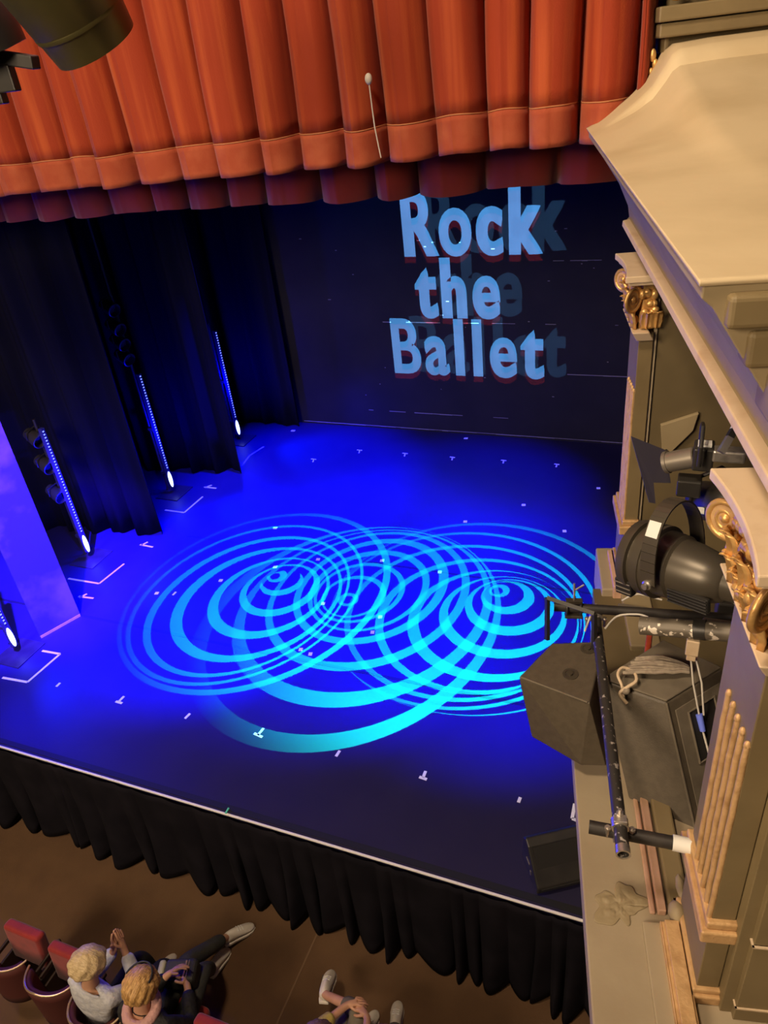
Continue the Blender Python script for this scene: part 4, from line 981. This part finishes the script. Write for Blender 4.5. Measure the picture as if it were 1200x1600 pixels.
def person(base, label, P, mats, hair, skinlegs=()):
    """P: joints relative to base"""
    t = empty('person', base, label, 'person')
    V3 = {k: Vector(v) for k, v in P.items() if k != 'curl'}
    N = {}; E = []
    def nd(k, r): N[k] = (V3[k], r)
    nd('pelvis', (.13, .10)); nd('belly', (.125, .10)); nd('chest', (.145, .11)); nd('neck', .052)
    E += [('pelvis', 'belly'), ('belly', 'chest'), ('chest', 'neck')]
    hd = (V3['head']-V3['neck']); N['jaw'] = (V3['neck'].lerp(V3['head'], .55)+V3['face']*.02, (.062, .066)); N['head'] = (V3['head'], (.078, .088)); N['crown'] = (V3['head']+hd.normalized()*.055, (.062, .068))
    E += [('neck', 'jaw'), ('jaw', 'head'), ('head', 'crown')]
    fc = V3['face'].normalized(); sd = fc.cross(Vector((0, 0, 1))).normalized()
    N['nose'] = (V3['head']+fc*.098-hd.normalized()*.01, .012); N['nosetip'] = (V3['head']+fc*.112-hd.normalized()*.028, .011); E += [('head', 'nose'), ('nose', 'nosetip')]
    for q, s_ in (('r', 1), ('l', -1)):
        N['ear'+q] = (V3['head']+sd*s_*.085-fc*.01, (.010, .02)); E.append(('head', 'ear'+q))
        nd('sh'+q, .062); nd('el'+q, .043); nd('wr'+q, .027)
        E += [('chest', 'sh'+q), ('sh'+q, 'el'+q), ('el'+q, 'wr'+q)]
        hv = V3.get('hd'+q, V3['wr'+q]-V3['el'+q]); hand(N, E, 'wr'+q, 'h'+q, V3['wr'+q], hv, V3.get('hn'+q, Vector((0, 0, -1))), s_, P.get('curl', .7))
        nd('hip'+q, .085); nd('kn'+q, .058); nd('an'+q, .031)
        dd_ = (V3['toe'+q]-V3['an'+q]); dd_.z = 0; N['ft'+q] = (V3['an'+q]+dd_.normalized()*.09-Vector((0, 0, .055)), .018)
        E += [('pelvis', 'hip'+q), ('hip'+q, 'kn'+q), ('kn'+q, 'an'+q), ('an'+q, 'ft'+q)]
    cov = {'pelvis', 'belly', 'chest', 'shr', 'shl', 'elr', 'ell', 'hipr', 'hipl', 'knr', 'knl'}
    sm_ = lambda r: (r[0]*.7, r[1]*.7) if hasattr(r, '__len__') else r*.72
    body = skin('body', {k: ((v[0], sm_(v[1])) if k in cov else v) for k, v in N.items()}, E, M['skin'], t, 'pelvis')
    # clothing follows the same joints
    G = {k: N[k] for k in ('pelvis', 'belly', 'chest', 'shr', 'shl', 'elr', 'ell')}
    ge = [('pelvis', 'belly'), ('belly', 'chest'), ('chest', 'shr'), ('chest', 'shl'), ('shr', 'elr'), ('shl', 'ell')]
    for q in 'rl':
        G['cf'+q] = (V3['el'+q].lerp(V3['wr'+q], mats.get('cuff', .9)), .034); ge.append(('el'+q, 'cf'+q))
    G['col'] = (V3['chest'].lerp(V3['neck'], .72), .062); ge.append(('chest', 'col'))
    skin(mats.get('topname', 'shirt'), G, ge, mats['top'], t, 'pelvis', add=.014)
    T = {k: N[k] for k in ('pelvis', 'hipr', 'hipl', 'knr', 'knl')}
    te = [('pelvis', 'hipr'), ('pelvis', 'hipl'), ('hipr', 'knr'), ('hipl', 'knl')]
    for q in 'rl':
        T['hm'+q] = (V3['kn'+q].lerp(V3['an'+q], mats.get('hem', {}).get(q, .9)), .046); te.append(('kn'+q, 'hm'+q))
    skin('trousers', T, te, mats['legs'], t, 'pelvis', add=.012)
    for q in 'rl':
        a = V3['an'+q]; to = V3['toe'+q]; d = (to-a); d = Vector((d.x, d.y, d.z)).normalized()
        heel = a-d*.05-Vector((0, 0, .07)); shoe(t, heel, heel+d*.285, 0, mark=(q in mats.get('mark', '')))
    # eyes, mouth
    for s_ in (1, -1):
        MB().sphere(V3['head']+fc*.082+sd*s_*.03+hd.normalized()*.008, .011, 10, 8).build('eye', M['white'], body, smooth=True)
    MB().path([V3['head']+fc*.088+sd*.02-hd.normalized()*.055, V3['head']+fc*.095-hd.normalized()*.057, V3['head']+fc*.088-sd*.02-hd.normalized()*.055], .005, 8).build('mouth', M['pink'], body, smooth=True)
    # hair: a cap of combed locks around the skull, open at the face
    hm = MB(); up_ = hd.normalized(); c = V3['head']+up_*.022-fc*.012; len_ = hair['len']; rr = random.Random(hair['seed'])
    fx = (fc-up_*fc.dot(up_)).normalized(); sx = fx.cross(up_)
    def hf(i, j):
        a = 2*PI*i; th = j*PI*(.52+len_)
        face = max(0, math.cos(a))
        th = min(th, PI*(.40+.30*(1-face)**.7+len_*(1-face)))
        wv = 1+.035*math.sin(a*hair.get('waves', 11)+3*math.sin(th*2))+.03*math.sin(th*7+a*3)
        r_ = .108*wv*(1+hair.get('puff', .06)*math.sin(th))
        rad = math.sin(th) if th < PI/2 else 1-.18*(th-PI/2)
        zz = math.cos(th)*.108 if th < PI/2 else -(th-PI/2)*.11
        return c+fx*(math.cos(a)*rad*r_*1.05)+sx*(math.sin(a)*rad*r_*.92)+up_*zz
    hm.grid(72, 26, hf); hm.build('hair', hair['m'], t, smooth=True, solid=.012)
    return t
F = -1.1
# person in the pale shirt, hands together before the face
person((-3.31, 1.46, F), 'blond-grey person in a pale blue shirt, seated, hands pressed together and raised', dict(
    pelvis=(0, .02, .50), belly=(0, .0, .68), chest=(.0, -.01, .88), neck=(.01, .03, 1.05), head=(.015, .07, 1.155), face=Vector((.45, .85, -.15)),
    shr=(.165, .01, .94), elr=(.21, .18, .76), wrr=(.045, .30, .95), hdr=Vector((-.35, .35, .75)), hnr=Vector((-1, -.2, 0)),
    shl=(-.16, .0, .94), ell=(-.16, .18, .76), wrl=(-.015, .28, .95), hdl=Vector((-.05, .35, .80)), hnl=Vector((1, 0, 0)),
    hipr=(.09, .06, .48), knr=(.13, .46, .50), anr=(.14, .52, .10), toer=(.15, .68, .05),
    hipl=(-.09, .06, .48), knl=(-.08, .45, .50), anl=(-.10, .50, .10), toel=(-.11, .66, .05), curl=.15),
    dict(top=M['shirt_blue'], legs=M['trousers_black']), dict(m=M['hair1'], len=.10, seed=1, waves=9))
# person in the black jacket
p2 = person((-2.87, 1.44, F), 'golden-blond person in a black jacket and pink scarf, legs stretched forward', dict(
    pelvis=(0, .02, .50), belly=(0, .0, .68), chest=(0, .0, .87), neck=(-.01, .05, 1.02), head=(-.015, .10, 1.12), face=Vector((-.25, .95, -.35)),
    shr=(.17, .01, .91), elr=(.22, .14, .68), wrr=(.06, .34, .70), hdr=Vector((-.8, .35, .1)), hnr=Vector((-.2, -.6, -.5)),
    shl=(-.16, .02, .91), ell=(-.19, .20, .70), wrl=(-.06, .33, .80), hdl=Vector((.5, .5, .2)), hnl=Vector((.3, -.4, -.6)),
    hipr=(.09, .06, .48), knr=(.02, .52, .53), anr=(-.13, .70, .12), toer=(-.14, .90, .05),
    hipl=(-.09, .06, .48), knl=(-.16, .53, .50), anl=(-.14, .96, .12), toel=(-.04, 1.14, .06)),
    dict(top=M['jacket'], topname='jacket', legs=M['jeans']), dict(m=M['hair2'], len=.16, seed=2, waves=13, puff=.12))
MB().path([(.10*math.cos(a)-.005, .03+.10*math.sin(a), .985+.02*math.sin(a)) for a in [2*PI*k/20 for k in range(20)]], .035, 10, closed=True).build('scarf', M['scarf'], p2, smooth=True)
MB().path([(-.09*math.cos(a)-.012, .10+.105*math.sin(a)*(-1), 1.225+.0*math.sin(a)) for a in [PI*k/16+PI for k in range(17)]], .006, 8).build('hair_band', M['shoe_mark'], p2, smooth=True)
# handbag on the lap
t = empty('handbag', (-2.95, 1.84, -.52), 'black handbag with a silver zip on the lap of the person in the black jacket', 'bag', rz=.35)
MB().box((.03, 0, .07), (.24, .17, .13)).build('body', M['bag'], t, bevel=.03, segs=3)
MB().box((-.115, -.01, .07), (.05, .18, .12)).build('pale_side', M['bag_lining'], t, bevel=.02, segs=3)
MB().box((.07, .0, .138), (.012, .12, .006)).box((.09, .0, .138), (.006, .12, .006)).build('zip', M['silver'], t)
# person in the mustard top
person((-1.63, 1.50, F), 'person in a mustard top and grey trousers, legs crossed, hands clasped round the knee', dict(
    pelvis=(0, .02, .50), belly=(0, .02, .68), chest=(0, .04, .87), neck=(0, .08, 1.02), head=(.0, .12, 1.12), face=Vector((.1, .95, -.2)),
    shr=(.17, .06, .91), elr=(.17, .33, .72), wrr=(.10, .52, .67), hdr=Vector((-.75, .35, -.05)), hnr=Vector((-.1, -.2, -1)),
    shl=(-.16, .06, .91), ell=(-.16, .34, .72), wrl=(-.06, .54, .67), hdl=Vector((.75, .45, -.02)), hnl=Vector((.1, -.2, -1)),
    hipr=(.09, .06, .50), knr=(.02, .56, .60), anr=(-.34, .66, .38), toer=(-.38, .81, .32),
    hipl=(-.09, .06, .48), knl=(-.08, .56, .50), anl=(-.04, .60, .10), toel=(-.04, .76, .05)),
    dict(top=M['yellow'], legs=M['trousers_grey'], cuff=.5, hem={'r': .45, 'l': .9}, mark='r'), dict(m=M['hair4'], len=.1, seed=3))
person((-1.17, 1.52, F), 'red-brown-haired person at the bottom edge, leaning forward with one pale trainer stretched out', dict(
    pelvis=(0, .02, .50), belly=(-.01, .06, .66), chest=(-.04, .14, .82), neck=(-.08, .19, .95), head=(-.10, .22, 1.05), face=Vector((-.3, .9, -.5)),
    shr=(.13, .16, .86), elr=(.16, .30, .66), wrr=(.05, .45, .62), hdr=Vector((-.5, .6, -.1)), hnr=Vector((0, 0, -1)),
    shl=(-.20, .16, .86), ell=(-.22, .30, .66), wrl=(-.12, .42, .62), hdl=Vector((.4, .6, -.1)), hnl=Vector((0, 0, -1)),
    hipr=(.09, .06, .48), knr=(.10, .50, .50), anr=(.10, .50, .10), toer=(.11, .66, .05),
    hipl=(-.09, .06, .48), knl=(-.19, .50, .48), anl=(-.30, .70, .10), toel=(-.35, .87, .05)),
    dict(top=M['green_top'], legs=M['trousers_grey']), dict(m=M['hair3'], len=.1, seed=4))
